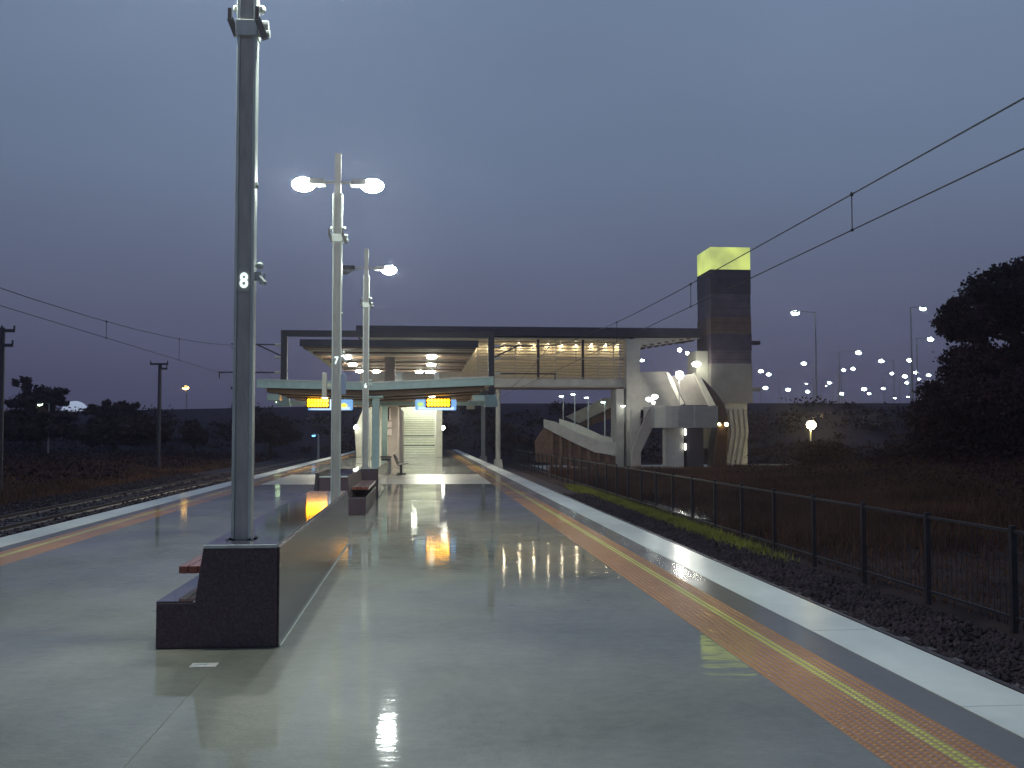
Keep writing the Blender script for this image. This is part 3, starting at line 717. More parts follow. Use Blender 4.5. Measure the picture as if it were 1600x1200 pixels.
# louvres: thin blades
nlv = 13; b = MB()
bays = [746, 769, 805, 841, 869, 911, 935, 959, 982]
for i in range(nlv):
    z = zg + .12 + (ztop - .45 - zg) * i / (nlv - 1)
    for pa, pb in zip(bays[:-1], bays[1:]):
        dz = random.uniform(-.04, .04); tilt = random.uniform(-.05, .05)
        b.bar((X_(pa, GY) + .03, GY + .07, z + dz - tilt), (X_(pb, GY) - .03, GY + .07, z + dz + tilt), .12, .085)
b.build('louvre_blades', M['blade'], fb)
for px in (746, 769, 805, 841, 869, 911, 935, 959, 978):
    w = .10 if px in (769, 841, 911) else .035; x = X_(px, GY)
    b = MB(); b.box(x - w, x + w, GY - .06, GY - .004, zg, ztop); b.build('mullion', M['dark'] if w > .05 else M['galvdark'], fb)
for z in (Z_(560, GY), Z_(590, GY)):
    b = MB(); b.box(bxL, bx1, GY - .10, GY - .065, z - .035, z + .035); b.build('rail', M['galvdark'], fb)
rx1 = X_(1094, GY)
MB().box(bx0, rx1, GY - .6, GY2 + .4, Z_(526, GY), Z_(511.5, GY)).build('roof', M['roofdark'], fb, .03)
MB().box(bx0 + .3, bx1 - .1, GY - .3, GY2 + .2, ztop - .12, ztop - .004).build('ceiling', M['cream'], fb)
for px in (743, 765, 788, 812, 834, 857, 878, 901, 925, 947, 966):
    x = X_(px, GY2 - .7, 538)
    b = MB(); b.tube((x, GY2 - .45, ztop - .20), (x, GY2 - .45, ztop - .121), .09, n=10); dl = b.build('downlight', M['galv'], fb)
    b = MB(); b.tube((x, GY2 - .45, ztop - .225), (x, GY2 - .45, ztop - .201), .075, n=10); b.build('lens', M['downw'], dl)
for px, w in ((779, .2),):
    for Y in (GY + .6, 100):
        x = X_(px, GY) if Y < 90 else X_(755, 100)
        b = MB(); b.tube((x, Y, TRK - .1), (x, Y, zf - .13), w, n=14); pc = b.build('pier', M['pale'], fb)
        b = MB(); b.box(x - .42, x + .42, Y - .42, Y + .42, TRK - .2, TRK + .75, (x - .3, x + .3, Y - .3, Y + .3)); b.build('footing', M['pale'], pc)
MB().box(X_(755, 100) - .6, X_(779, GY) + .5, 91.2, 100.6, zf - .1, zf + .3).build('rear_deck', M['pale'], fb)
# twin concrete end piers on the right
for pa, pb in ((963, 975), (979, 1001)):
    b = MB(); b.box(X_(pa, GY - 1), X_(pb, GY - 1), GY - 1, GY + 1.5, TRK - .2, Z_(608 if pa < 970 else 530, GY)); b.build('end_pier', M['pale'], fb, .03)
MB().box(X_(976, GY - .6), X_(978.5, GY - .6), GY - .6, GY + 1.2, TRK - .2, Z_(606, GY)).build('end_pier', M['galvdark'], fb)
# brown underside battens of the open part of the roof
b = MB(); xs0 = bx1 + .2
for i in range(9):
    x = xs0 + .3 + i * .62
    b.bar((x, GY - .5, Z_(541, GY) + .1 * i), (x + 1.0, GY2 + .3, Z_(541, GY) + .1 * i + .2), .34, .12)
b.build('roof_battens', M['timber'], fb)
b = MB(); b.prism([(xs0, Z_(527, GY)), (xs0, Z_(544, GY)), (rx1 - 1, Z_(530, GY)), (rx1, Z_(527, GY))], GY - .45, GY - .3); b.build('roof_edge', M['pale'], fb)

# ================================================================== LIFT TOWER
LY0, LY1 = 84.0, 88.2
tx0, tx1 = X_(1111, LY0, 500), X_(1173, LY0, 500)
lt = thing('lift_tower', ((tx0 + tx1) / 2, (LY0 + LY1) / 2, TRK), 'tall dark lift tower with a glowing lime green lantern box on top', 'lift tower')
def band(pa, pb, m, name, grow=0, y1=LY1):
    b = MB(); b.box(tx0 - grow, tx1 + grow, LY0 - grow, y1 + grow, Z_(pb, LY0), Z_(pa, LY0)); return b.build(name, m, lt)
band(381, 416.5, M['lime'], 'lantern')
band(416.5, 455, M['tower'], 'cladding', .02); band(455, 492, M['tower2'], 'cladding', .0); band(492, 519, M['towerb'], 'cladding', .03)
band(519, 545, M['tower'], 'cladding', .05); band(545, 566, M['tower2'], 'cladding', .02)
band(566, 629, M['towerlo'], 'lower_panel', .06)
b = MB(); zA, zB = Z_(629, LY0), TRK
b.box(X_(1131, LY0), X_(1168, LY0), LY0 + .1, LY1, TRK - .2, zA - .003); b.build('base', M['cream'], lt)
# folded zigzag sheets on the base
b = MB(); xR = X_(1167, LY0)
for k in range(4):
    xk = xR - .42 * k - .1
    pts = [(xk - .2, zA - .5), (xk + .05, zA - .5), (xk + .2, zA - 2.3), (xk - .3, TRK + .1), (xk - .5, TRK + .1), (xk - .0, zA - 2.4)]
    b.prism(pts[::-1], LY0 - .12 - .02 * k, LY0 + .09)
b.build('folded_cladding', M['pale'], lt)
b = MB()
for zz in np.linspace(Z_(560, LY0), Z_(420, LY0), 13): b.box(tx0 - .03, tx1 + .03, LY0 - .035, LY0 - .021, zz, zz + .03)
b.build('cladding_joints', M['black'], lt)
for py in (531, 606):
    z = Z_(py, LY0); b = MB(); b.box(tx1 + .06, tx1 + .95, LY0 + .5, LY0 + 1.2, z - .18, z + .12); b.build('outrigger', M['dark'] if py < 600 else M['towerlo'], lt)
b = MB(); z0, z1 = Z_(600, LY0), Z_(545, LY0); b.box(X_(1093, LY0), tx0 - .08, LY0 + .8, LY1 - .5, z0, z1); b.build('landing_wall', M['cream'], lt)
MB().tube((tx0 + 1, LY0 + 1, Z_(381, LY0)), (tx0 + 1, LY0 + 1, Z_(381, LY0) + .25), .05).build('vent', M['dark'], lt); b = MB(); b.tube((tx1 - 1, LY0 + 1, Z_(381, LY0)), (tx1 - 1, LY0 + 1, Z_(381, LY0) + .15), .05); b.build('vent', M['dark'], lt)

# ================================================================== RAMPS AND STAIR BESIDE THE TOWER
SYR = 80.0
def wallpoly(pts, Y, th, name, m, parent, bev=.02):
    P = [at(x, y, Y) for x, y in pts]
    b = MB(); b.prism([(p.x, p.z) for p in P][::-1], Y, Y + th); return b.build(name, m, parent, bev)
rp = thing('access_ramp', (12, 84, TRK), 'switchback access ramp with pale parapets over a brown brick base left of the lift tower', 'ramp')
wallpoly([(850, 655), (868, 659), (905, 677), (940, 690), (962, 690), (962, 712), (930, 707), (893, 690), (850, 668)], 82, .25, 'parapet', M['pale'], rp)
wallpoly([(850, 669), (893, 691), (930, 708), (962, 713), (962, 736), (838, 722), (836, 690)], 82.3, .4, 'base_wall', M['brick'], rp)
wallpoly([(874, 654), (905, 664), (940, 680), (958, 684), (958, 698), (905, 678), (874, 664)], 86, .25, 'parapet', M['cream'], rp)
wallpoly([(884, 651), (920, 634), (942, 622), (964, 622), (964, 632), (940, 644), (905, 661)], 92, .3, 'parapet', M['pale'], rp)
wallpoly([(905, 662), (940, 645), (964, 634), (964, 650), (930, 662), (915, 668)], 92.4, .3, 'base_wall', M['brick'], rp)
b = MB()
for px in (862, 876, 890, 905, 920, 935, 950): 
    x = X_(px, 82.2); b.box(x - .12, x + .12, 82.1, 82.28, TRK - .1, at(px, 669 + (px - 850) * .42, 82.2).z)
b.build('pilaster', M['brick'], rp)
for px, py, pb in ((880, 619, 655), (898, 616, 664), (919, 621, 672), (945, 628, 682), (976, 634, 660)):
    Y = 84 if px != 976 else 84.5
    P = at(px, py, Y); Bq = at(px, pb, Y)
    lab = {880: 'leftmost thin ramp lamp post', 898: 'second thin ramp lamp post from the left', 919: 'third thin ramp lamp post from the left', 945: 'fourth ramp lamp post, standing lowest just left of the concrete pier', 976: 'small lamp fixed between the twin concrete piers of the footbridge'}[px]
    t = thing('ramp_lamp', Bq, lab, 'lamp post', 'lamp posts along the access ramp')
    MB().tube(Bq, P, .05, .035).build('post', M['galv'], t)
    b = MB(); b.box(P.x - .32, P.x + .12, Y - .1, Y + .1, P.z - .0, P.z + .08); h = b.build('lamp_head', M['galv'], t, .02)
    b = MB(); b.ell((P.x - .14, Y, P.z - .01), .18, .08, .06, 10, 4); b.build('lens', M['bulk'] if px == 976 else M['far'], h)

# curved landing and stair flights
ln = thing('stair_landing', (19.5, 81, TRK), 'curved steel landing on two dark piers with pale stair flights rising behind it', 'staircase')
zt_, zb_ = Z_(633.5, SYR), Z_(668, SYR)
cx0, cx1 = X_(1019, SYR), X_(1122, SYR)
b = MB(); vs = []; r = 2.6; pts = []
for i in range(9):
    a = math.pi / 2 * i / 8; pts.append((cx0 + r - r * math.cos(a), SYR + r - r * math.sin(a)))
pts = pts + [(cx1, SYR), (cx1, SYR + 3.2)] + [(cx0, SYR + 3.2)]
b.prism(pts, zb_, zt_, 'z'); b.build('curved_parapet', M['steel'], ln, .01)
for pa, pb, m in ((1041, 1068, 'galvdark'), (1073, 1099, 'dark')):
    b = MB(); b.box(X_(pa, SYR + 1), X_(pb, SYR + 1), SYR + 1, SYR + 2.4, TRK - .2, zb_ - .003); b.build('pier', M[m], ln, .03)
b = MB(); x = X_(1041, SYR + .9); b.box(x - .16, x - .003, SYR + .95, SYR + 1.5, TRK - .2, zb_ - .003); b.build('pier_edge', M['pale'], ln)
for py in (675, 698):
    P = at(1070.5, py, SYR + .9); b = MB(); b.tube((P.x, P.y - .05, P.z - .25), (P.x, P.y - .05, P.z + .25), .05); b.build('strip_light', M['smalllamp'], ln)
MB().box(X_(1084, SYR), X_(1086, SYR), SYR - .03, SYR - .002, zb_, zt_).build('joint_strip', M['galv'], ln)
wallpoly([(1001, 640), (1001, 690), (1001, 736), (986, 742), (986, 640)], 83, .4, 'side_wall', M['pale'], ln)
wallpoly([(1012, 641), (1018, 633), (1020, 668), (1001, 708), (1001, 736), (988, 742), (988, 706)], 81.6, .35, 'raking_wall', M['tan'], ln)
wallpoly([(986, 582), (1042, 580), (1058, 596), (1062, 640), (1000, 640), (986, 640)], 85.2, .3, 'back_wall', M['pale'], ln)
wallpoly([(1040, 582), (1046, 582), (1069, 631), (1064, 633), (1062, 632)], 82.2, .35, 'flight_parapet', M['cream'], ln)
wallpoly([(1048, 588), (1086, 584), (1112, 633), (1072, 633)], 84.2, .3, 'flight_soffit', M['pale'], ln)
wallpoly([(1084, 582), (1092, 583), (1119, 634), (1109, 634)], 82, .45, 'flight_parapet', M['cream'], ln)
# brown curved chute wrapping the stair on the right
P_ = [(1092, 583), (1104, 598), (1118, 614), (1130, 628), (1137, 645), (1138, 668), (1138, 728)]
Q_ = [(1139, 728), (1139, 660), (1142, 640)]
chute = thing('curved_stair_shell', (X_(1130, 82), 82, TRK), 'brown curved steel shell sweeping down right of the stair landing', 'shell')
b = MB()
outl = [at(x, y, 82.3) for x, y in ((1090, 583), (1104, 596), (1120, 613), (1132, 630), (1139, 650), (1140, 672), (1137, 730), (1112, 730), (1116, 690), (1120, 668), (1122, 640), (1112, 622), (1098, 600))]
nseg = 6; 
for k in range(nseg):
    pass
b.prism([(p.x, p.z) for p in outl][::-1], 82.3, 84.0); b.build('shell', M['rust'], chute, .25)
xw0, xw1 = X_(1096, 84.4), X_(1112, 84.4)
wl = thing('white_kiosk_wall', ((xw0 + xw1) / 2, 84.4, TRK), 'white wall panel standing behind the dark piers left of the brown shell', 'wall')
MB().box(xw0, xw1, 84.4, 86.2, Z_(725, 84.4), Z_(669, 84.4)).build('panel', M['cream'], wl, .02)
MB().box(xw0 + .1, xw0 + .5, 84.36, 84.398, Z_(725, 84.4), Z_(701, 84.4)).build('door', M['dark'], wl)
# lamps on it
def flood(px, py, Y, r, m, label, post=None, sx=1.0, name='floodlight', energy=None):
    P = at(px, py, Y); t = thing(name, P, label, 'floodlight')
    MB().box(P.x - r * 1.1, P.x + r * 1.1, Y + .02, Y + .25, P.z - r * .2, P.z + r * 1.15).build('housing', M['dark'], t, .02)
    b = MB(); b.ell((P.x, Y, P.z), r * sx, r * .55, r, 12, 6); b.build('lens', M[m], t, smooth=True)
    if post is not None:
        MB().tube((P.x, Y + .15, post), (P.x, Y + .15, P.z + r), .05).build('post', M['galvdark'], t)
    return t
flood(1062, 586, 81.0, .30, 'flood', 'very bright round white floodlight in the middle of the stair flights', Z_(634, 81))
flood(1062, 547, 84.0, .14, 'down', 'small white lamp under the open end of the footbridge roof, left one')
flood(1074, 552, 84.5, .12, 'down', 'small white lamp just right below the one under the open footbridge roof')
flood(1088, 569, 83.5, .2, 'down', 'wide pale oval lamp on the wall left of the lift tower', None, 1.8)
flood(1014, 624, 82, .16, 'bulk', 'left of three white lamps above the curved landing', None, 1.5)
flood(1023, 620, 82.4, .17, 'bulk', 'upper right of three white lamps above the curved landing', None, 1.6)
flood(1021, 629, 81.6, .12, 'bulk', 'lowest of three white lamps above the curved landing')
flood(1124, 663, 81.6, .11, 'yellowsmall', 'small dim yellow lamp at the right end of the curved landing')
flood(1135, 663, 81.6, .15, 'yellowsmall', 'brighter yellow lamp on the brown curved shell beside the tower base')
flood(1267.5, 664, 78, .30, 'yellowlamp', 'lone yellow floodlight glowing before the dark embankment right of the tower', TRK, 1.25)
flood(1139, 531, 83.2, .12, 'down', 'faint lamp at the left corner of the tower below the roof line') if False else None

# ================================================================== FENCE ON THE RIGHT
FX = 8.65
fn = thing('track_fence', (FX, 45, TRK), 'long black metal fence with thin bars along the right side of the track', 'fence')
zt_, zb_ = .20, TRK + .12
MB().box(FX - .022, FX + .022, 9, 96, zt_ - .045, zt_).build('top_rail', M['fencemat'], fn)
MB().box(FX - .022, FX + .022, 9, 96, zb_, zb_ + .04).build('bottom_rail', M['fencemat'], fn)
y = 12.2
while y < 96:
    b = MB(); b.box(FX - .04, FX + .04, y - .04, y + .04, TRK - .2, zt_ + .06); b.build('post', M['fencemat'], fn); y += 2.62
b = MB(); y = 9.1
while y < 60: b.box(FX - .004, FX + .004, y, y + .008, zb_ + .04, zt_ - .045); y += .16
b.build('bars', M['fencemat'], fn)

# grass
def blades(n, fx, fy, h, w, m, name, label, zf_=None):
    x = fx(n); y = fy(n); z = np.array([ground_z(a, c) for a, c in zip(x, y)]) if zf_ is None else np.full(n, zf_)
    hh = h * rng.uniform(.4, 1.2, n); a = rng.uniform(0, 6.28, n); lean = rng.normal(0, .35, (n, 2)) * hh[:, None]
    dx, dy = np.cos(a) * w * (1 + y / 60), np.sin(a) * w * (1 + y / 60)
    V = np.stack([np.stack([x - dx, y - dy, z], -1), np.stack([x + dx, y + dy, z], -1), np.stack([x + lean[:, 0], y + lean[:, 1], z + hh], -1)], 1).reshape(-1, 3)
    o = bigmesh(name, V, np.arange(3 * n).reshape(n, 3), m)
    return tag(o, label, 'grass', kind='stuff')
blades(22000, lambda n: 7.95 + rng.normal(0, .16, n), lambda n: 24 + 30 * rng.random(n) ** .8 + rng.normal(0, 1.2, n), .22, .012, M['green'], 'grass', 'strip of green weeds along the foot of the black fence', TRK - .02)
blades(80000, lambda n: 9.5 + 20 * rng.random(n) ** 1.2, lambda n: 76 - 50 * rng.random(n) ** 1.5 + rng.normal(0, 1.5, n), .55, .016, M['dry'], 'grass', 'dry brown grass on the dark verge right of the fence')
blades(50000, lambda n: 8.8 + 22 * rng.random(n) ** 1.1, lambda n: 8 + 46 * rng.random(n) ** 1.1, .12, .012, M['dry'], 'weeds', 'low dark weeds on the ground just right of the fence')
blades(40000, lambda n: -16.5 - 34 * rng.random(n) ** 1.5, lambda n: 20 + 95 * rng.random(n), .4, .02, M['dry'], 'grass', 'dry grass left of the tracks')

# ================================================================== TREES
def tree(name, blobs, base, label, cat, group, leaves, size, trunk_r=.3, m='leaf'):
    """blobs: (center, (rx, ry, rz)); base: trunk foot"""
    t = thing(name, base, label, cat, group)
    top = Vector(blobs[0][0])
    b = MB(); base = Vector(base); mid = base.lerp(top, .5) + Vector((.2, 0, 0))
    b.tube(base - Vector((0, 0, .2)), mid, trunk_r, trunk_r * .7, 8); b.tube(mid, top, trunk_r * .7, trunk_r * .3, 8)
    for c, r in blobs[1:]: b.tube(mid.lerp(top, .4), Vector(c), trunk_r * .45, trunk_r * .12, 6)
    b.build('trunk', M['bark'], t)
    vol = np.array([r[0] * r[1] * r[2] for c, r in blobs]) ** .7; vol /= vol.sum()
    Vs = []
    for (c, r), w in zip(blobs, vol):
        n = int(leaves * w); nc = max(6, n // 60)
        d = rng.normal(size=(nc, 3)); d /= np.linalg.norm(d, axis=1)[:, None]
        cc = d * (rng.random(nc) ** .4)[:, None] * np.array(r) + np.array(c)
        k = rng.integers(0, nc, n)
        Vs.append(cc[k] + rng.normal(0, 1, (n, 3)) * np.array(r) * .13)
    Pc = np.concatenate(Vs); n = len(Pc)
    u = rng.normal(size=(n, 3)); u /= np.linalg.norm(u, axis=1)[:, None]
    v = np.cross(u, rng.normal(size=(n, 3))); v /= np.linalg.norm(v, axis=1)[:, None]
    s = size * rng.uniform(.5, 1.4, n)[:, None]
    Vv = np.stack([Pc - u * s, Pc + v * s * .55, Pc + u * s, Pc - v * s * .55], 1).reshape(-1, 3) - np.array(root_of(t).location)
    bigmesh('crown', Vv, np.arange(4 * n).reshape(n, 4), M[m], t)
    return t
def tb(px, py, rx, rz, Y, ry=None):
    P = at(px, py, Y); k = Y / F; return (tuple(P), (rx * k, (ry or rx) * k, rz * k))
TRG = 'dark trees on the right verge'
Y = 58
tree('gum_tree', [tb(1640, 470, 90, 62, Y), tb(1560, 460, 52, 42, Y), tb(1512, 500, 45, 34, Y), tb(1600, 430, 42, 26, Y), tb(1650, 425, 50, 28, Y), tb(1525, 560, 52, 30, Y), tb(1620, 560, 66, 34, Y), tb(1500, 478, 22, 18, Y), tb(1560, 426, 20, 18, Y), tb(1580, 575, 70, 22, Y), tb(1535, 520, 26, 20, Y), tb(1595, 500, 40, 20, Y), tb(1508, 588, 40, 26, Y), tb(1560, 592, 50, 22, Y), tb(1490, 510, 28, 26, Y), tb(1484, 478, 16, 14, Y), tb(1600, 610, 90, 30, Y)],
     (at(1600, 700, Y).x, Y, TRK + 1.5), 'largest dark tree filling the right edge of the picture', 'tree', TRG, 80000, .12, .5)
tree('bush', [tb(1560, 640, 110, 45, 54), tb(1490, 625, 58, 32, 54), tb(1462, 655, 42, 30, 54), tb(1630, 620, 70, 50, 54), tb(1520, 690, 90, 40, 54)],
     (at(1520, 720, 54).x, 54, TRK + .8), 'wide dark bush below the largest tree at the right edge', 'bush', TRG, 60000, .11, .2)
tree('bush', [tb(1410, 720, 46, 28, 60), tb(1380, 735, 30, 20, 60), tb(1455, 735, 36, 26, 60)], (at(1410, 750, 60).x, 60, TRK), 'dark round bush left of and lower than the wide bush', 'bush', TRG, 15000, .11, .15)
tree('bush', [tb(1285, 712, 42, 22, 66), tb(1325, 720, 30, 16, 66)], (at(1285, 735, 66).x, 66, TRK), 'low dark bush on the verge below the lone yellow floodlight', 'bush', TRG, 12000, .10, .12)
TLG = 'dark trees on the left skyline'
Y = 130
tree('tree', [tb(62, 622, 34, 18, Y), tb(38, 606, 16, 14, Y), tb(82, 612, 20, 14, Y), tb(30, 630, 22, 8, Y), tb(62, 650, 44, 16, Y), tb(90, 630, 14, 10, Y), tb(12, 655, 20, 10, Y), tb(60, 672, 60, 14, Y), tb(20, 676, 40, 12, Y)],
     (at(60, 690, Y).x, Y, TRK), 'dark spreading tree with layered branches at the far left skyline', 'tree', TLG, 12000, .32, .4)
tree('tree', [tb(165, 645, 26, 16, Y), tb(200, 645, 28, 14, Y), tb(150, 640, 16, 11, Y), tb(190, 662, 50, 18, Y), tb(225, 655, 14, 10, Y), tb(170, 680, 46, 14, Y), tb(205, 680, 46, 12, Y)],
     (at(180, 695, Y).x, Y, TRK), 'second dark low tree, between the pale dome and the wooden pole', 'tree', TLG, 10000, .32, .35)
tree('bush', [tb(300, 672, 16, 14, 120), tb(308, 682, 18, 12, 120)], (at(303, 695, 120).x, 120, TRK), 'small round dark bush before the embankment, right of the wooden pole', 'bush', TLG, 3000, .3, .2)
tree('tree', [tb(420, 662, 22, 16, 120), tb(440, 668, 20, 12, 120), tb(405, 678, 24, 13, 120), tb(440, 682, 26, 12, 120)], (at(420, 695, 120).x, 120, TRK), 'dark tree seen just right of the pole marked 8', 'tree', TLG, 5000, .3, .3)
tree('bush', [tb(232, 672, 36, 18, 110), tb(205, 676, 24, 14, 110)], (at(225, 695, 110).x, 110, TRK), 'wide low bush at the foot of the wooden pole', 'bush', TLG, 5000, .3, .2)

# dark scrub that reads as one mass
def scrub(name, label, n, fx, fy, h, size, nc):
    cx_ = fx(nc); cy_ = fy(nc); r_ = rng.uniform(.5, 1.4, nc); k = rng.integers(0, nc, n)
    gz = np.array([ground_z(a, c) for a, c in zip(cx_, cy_)])
    d = rng.normal(0, .5, (n, 3)); P = np.stack([cx_[k] + d[:, 0] * r_[k] * 1.6, cy_[k] + d[:, 1] * r_[k], gz[k] + np.abs(d[:, 2]) * r_[k] * h], -1)
    u = rng.normal(size=(n, 3)); u /= np.linalg.norm(u, axis=1)[:, None]; v = np.cross(u, rng.normal(size=(n, 3))); v /= np.linalg.norm(v, axis=1)[:, None]
    q = size * rng.uniform(.5, 1.4, n)[:, None]
    V = np.stack([P - u * q, P + v * q * .55, P + u * q, P - v * q * .55], 1).reshape(-1, 3)
    tag(bigmesh(name, V, np.arange(4 * n).reshape(n, 4), M['leaf']), label, 'scrub', kind='stuff')
scrub('scrub', 'dark scrub covering the flat ground left of the tracks', 70000, lambda n: -19 - 85 * rng.random(n), lambda n: 60 + 72 * rng.random(n), .55, .16, 1500)
scrub('scrub', 'dark scrub covering the slope under the large tree', 90000, lambda n: 19 + 40 * rng.random(n) ** .8, lambda n: 27 + 36 * rng.random(n), .9, .07, 1300)

n = 36000; k_ = rng.integers(0, 700, n); ex = rng.uniform(-110, 110, 700); et = rng.random(700) ** .8
pf = np.array(prof); ey = np.interp(ex, pf[:, 0], pf[:, 1]); ez = np.interp(ex, pf[:, 0], pf[:, 2]); er = rng.uniform(.4, 1.3, 700)
D_ = rng.normal(0, .5, (n, 3)) * er[k_][:, None]
Pp = np.stack([ex[k_] + D_[:, 0] * 1.8, ey[k_] - 9 * et[k_] - .3 + D_[:, 1], ez[k_] + (TRK - ez[k_]) * et[k_] + np.abs(D_[:, 2]) * .8 - .1], -1)
u_ = rng.normal(size=(n, 3)); u_ /= np.linalg.norm(u_, axis=1)[:, None]; v_ = np.cross(u_, rng.normal(size=(n, 3))); v_ /= np.linalg.norm(v_, axis=1)[:, None]
Vq = np.stack([Pp - u_ * .2, Pp + v_ * .12, Pp + u_ * .2, Pp - v_ * .12], 1).reshape(-1, 3)
tag(bigmesh('scrub', Vq, np.arange(4 * n).reshape(n, 4), M['leaf']), 'patchy dark scrub on the face of the far embankment', 'scrub', kind='stuff')

# ================================================================== POLES, LAMPS, DOME FAR OFF
def wood_pole(px, py, Y, arms, label):
    P = at(px, py, Y); t = thing('power_pole', (P.x, Y, TRK), label, 'power pole', 'wooden power poles on the left')
    MB().tube((P.x, Y, TRK - .2), (P.x, Y, P.z), .17, .13, 10).build('post', M['dark'], t)
    for x0, x1, dz in arms:
        k = Y / F; b = MB(); b.box(P.x + x0 * k, P.x + x1 * k, Y - .18, Y - .14, P.z - dz * k - .08, P.z - dz * k + .08)
        a = b.build('crossarm', M['dark'], t)
        for xx in (x0 + 1, x1 - 1): MB().tube((P.x + xx * k, Y - .16, P.z - dz * k + .08), (P.x + xx * k, Y - .16, P.z - dz * k + .25), .05, n=6).build('insulator', M['dark'], a)
wood_pole(4, 512, 53, ((0, 20, 5), (2, 18, 27)), 'dark pole cut by the left edge of the picture with two short arms')
wood_pole(250, 568, 84, ((-14, 13, 1), (2, 12, 8)), 'dark T shaped wooden pole standing alone against the left sky')
wood_pole(367, 604, 118, ((-6, 4, 3),), 'smallest wooden pole, just left of the pole marked 8')
def mast(px, py, Y, arm, h_lamp, mm, label, group, size=1.0, ground=TRK):
    P = at(px, py, Y); x = P.x + arm
    t = thing('street_lamp', (x, Y, ground), label, 'street lamp', group)
    b = MB(); b.tube((x, Y, ground), (x, Y, P.z + .1), .14, .07, 8); b.build('mast', M['galvdark'], t)
    b = MB(); b.bar((x, Y, P.z + .1), (P.x, Y, P.z + .18), .07, .07); b.build('arm', M['galvdark'], t)
    k = Y / F * size
    b = MB(); b.box(P.x - 3.6 * k, P.x + 3.2 * k, Y - .25, Y + .25, P.z + .02 * k, P.z + .12 + k); h = b.build('lamp_head', M['galvdark'], t)
    b = MB(); b.ell((P.x, Y, P.z), 4.6 * k, 2 * k, 2.7 * k, 12, 6); lo = b.build('lens', M[mm], h)
    return t
LMP = [(1242.5, 489, 2.5, 1.5), (1442, 482, -1.5, 1.3), (1454, 530, -2.0, 1.2), (1341.5, 551, -3, 1.1), (1256, 568, 1.5, .95), (1377, 564, 2, 1.0),
       (1421, 563, .5, .95), (1189, 580, -1.5, .9), (1201, 585, 1.8, .85), (1318, 578, -1, .8), (1333, 576, -2, .8), (1394, 583.5, -1.5, .8), (1414, 588, -1, .9),
       (1431, 582, -1, .8), (1451, 586, 1.5, .8), (1417, 598, 1, .7), (1436, 592, -1.2, .6), (1447, 598, 1.6, .5), (1260, 599.5, 1.4, .45), (1296, 598, -1.5, .7),
       (1291, 602.5, 1.2, .3), (1196, 606, -1, .85), (1231.5, 609, 0.3, .85), (1262, 612, 1.2, .75), (1315, 615, .4, .8), (1350, 608, 2, .95), (1358, 615, 1.8, .65),
       (1380, 607, 2.2, .7), (1418.5, 620, 1.5, .5), (1398, 622, -1.5, .5), (1535, 546, 1.5, .9), (1003, 563, 1.5, .8)]
order = sorted(range(len(LMP)), key=lambda i: LMP[i][0])
ordn = ['first', 'second', 'third', 'fourth', 'fifth', 'sixth', 'seventh', 'eighth', 'ninth', 'tenth']
def lamp_label(i):
    px, py = LMP[i][:2]
    if i == 0: return 'large far street lamp nearest the tower, long arm reaching left from a tall mast'
    if i == 1: return 'highest far street lamp, close to the left side of the large tree'
    if i == 2: return 'far street lamp second down beside the large tree, below the highest one'
    if px == 1535: return 'far street lamp shining through a gap in the large tree'
    if px == 1003: return 'far street lamp seen through the open end of the footbridge'
    rk = [j for j in order if LMP[j][0] not in (1242.5, 1442, 1454, 1535, 1003)]
    k = rk.index(i); n = len(rk)
    w = (ordn[k] + ' from the left') if k < 10 else ((ordn[n - 1 - k] + ' from the right') if n - 1 - k < 10 else ordn[k - 10] + ' after the tenth from left')
    return f'small far lamp, {w}, between tower and large tree'
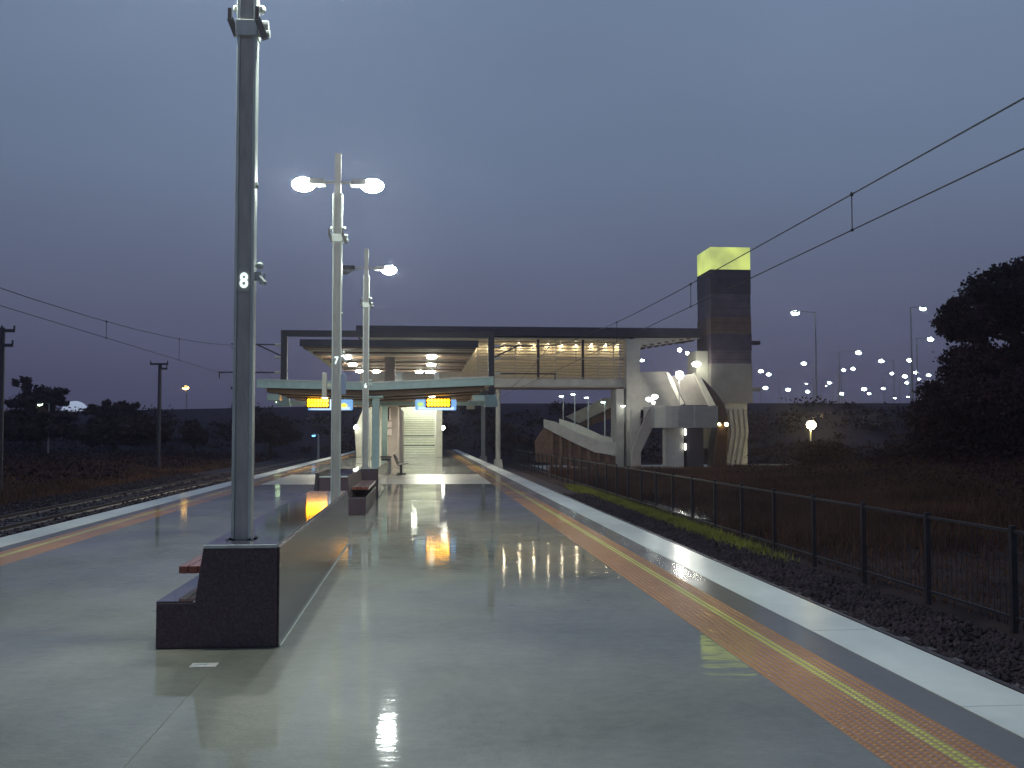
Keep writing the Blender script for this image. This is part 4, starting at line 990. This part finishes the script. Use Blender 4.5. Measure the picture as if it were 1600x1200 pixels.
for i, (px, py, arm, s) in enumerate(LMP):
    Yd = 13.4 * F / (679 - py)
    mast(px, py, Yd, arm * (Yd / 130) ** .5, 0, 'far', lamp_label(i), 'far street lamps beyond the embankment on the right', s)
GL = 'scattered small lamps on the left horizon'
mast(63, 632, 128, 1.0, 0, 'fargreen', 'greenish lamp shining in the spreading tree at far left', GL, .9)
mast(331, 645, 140, .8, 0, 'fargreen', 'greenish lamp on the horizon left of the pole marked 8', GL, .8)
mast(435, 628, 150, .5, 0, 'fargreen', 'upper of two greenish lamps right of the pole marked 8', GL, .8)
mast(437.5, 647, 150, .8, 0, 'fargreen', 'lower of two greenish lamps right of the pole marked 8', GL, .7)
mast(475, 638, 150, .8, 0, 'fargreen', 'greenish lamp at the lower left corner of the left blue sign', GL, .6)
mast(538, 656, 150, .8, 0, 'fargreen', 'tiny green lamp right of the pole marked 7', GL, .5)
mast(490, 680.5, 110, .5, 0, 'farblue', 'small blue signal light low on the left between the poles', GL, .6)
mast(290, 606, 150, 0.15, 0, 'faramber', 'orange sodium lamp on a tall mast on the left skyline', GL, 1.1)
# dome
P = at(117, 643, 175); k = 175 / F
t = thing('pale_dome', (P.x, 175, TRK), 'pale dome with added glow showing between the two left skyline trees', 'dome')
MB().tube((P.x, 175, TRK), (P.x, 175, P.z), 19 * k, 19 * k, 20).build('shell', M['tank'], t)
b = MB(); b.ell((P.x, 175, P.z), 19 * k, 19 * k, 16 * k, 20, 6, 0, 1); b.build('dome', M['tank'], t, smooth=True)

# ================================================================== HAZE ADDED FOR LAMP GLOW
hz = MB().box(-960, 960, -70, 1540, -2.9, 60).build('haze', M['wire'])
hm = bpy.data.materials.new('added_haze'); hm.use_nodes = True; hn = hm.node_tree; hn.nodes.clear()
ho = hn.nodes.new('ShaderNodeOutputMaterial'); hv = hn.nodes.new('ShaderNodeVolumePrincipled')
hv.inputs['Density'].default_value = .0006; hv.inputs['Anisotropy'].default_value = .85; hv.inputs['Color'].default_value = (.86, .82, 1, 1)
hn.links.new(hv.outputs[0], ho.inputs['Volume'])
hz.data.materials.clear(); hz.data.materials.append(hm)
tag(hz, 'thin haze added over the whole station for glow around the lamps', kind='stuff')
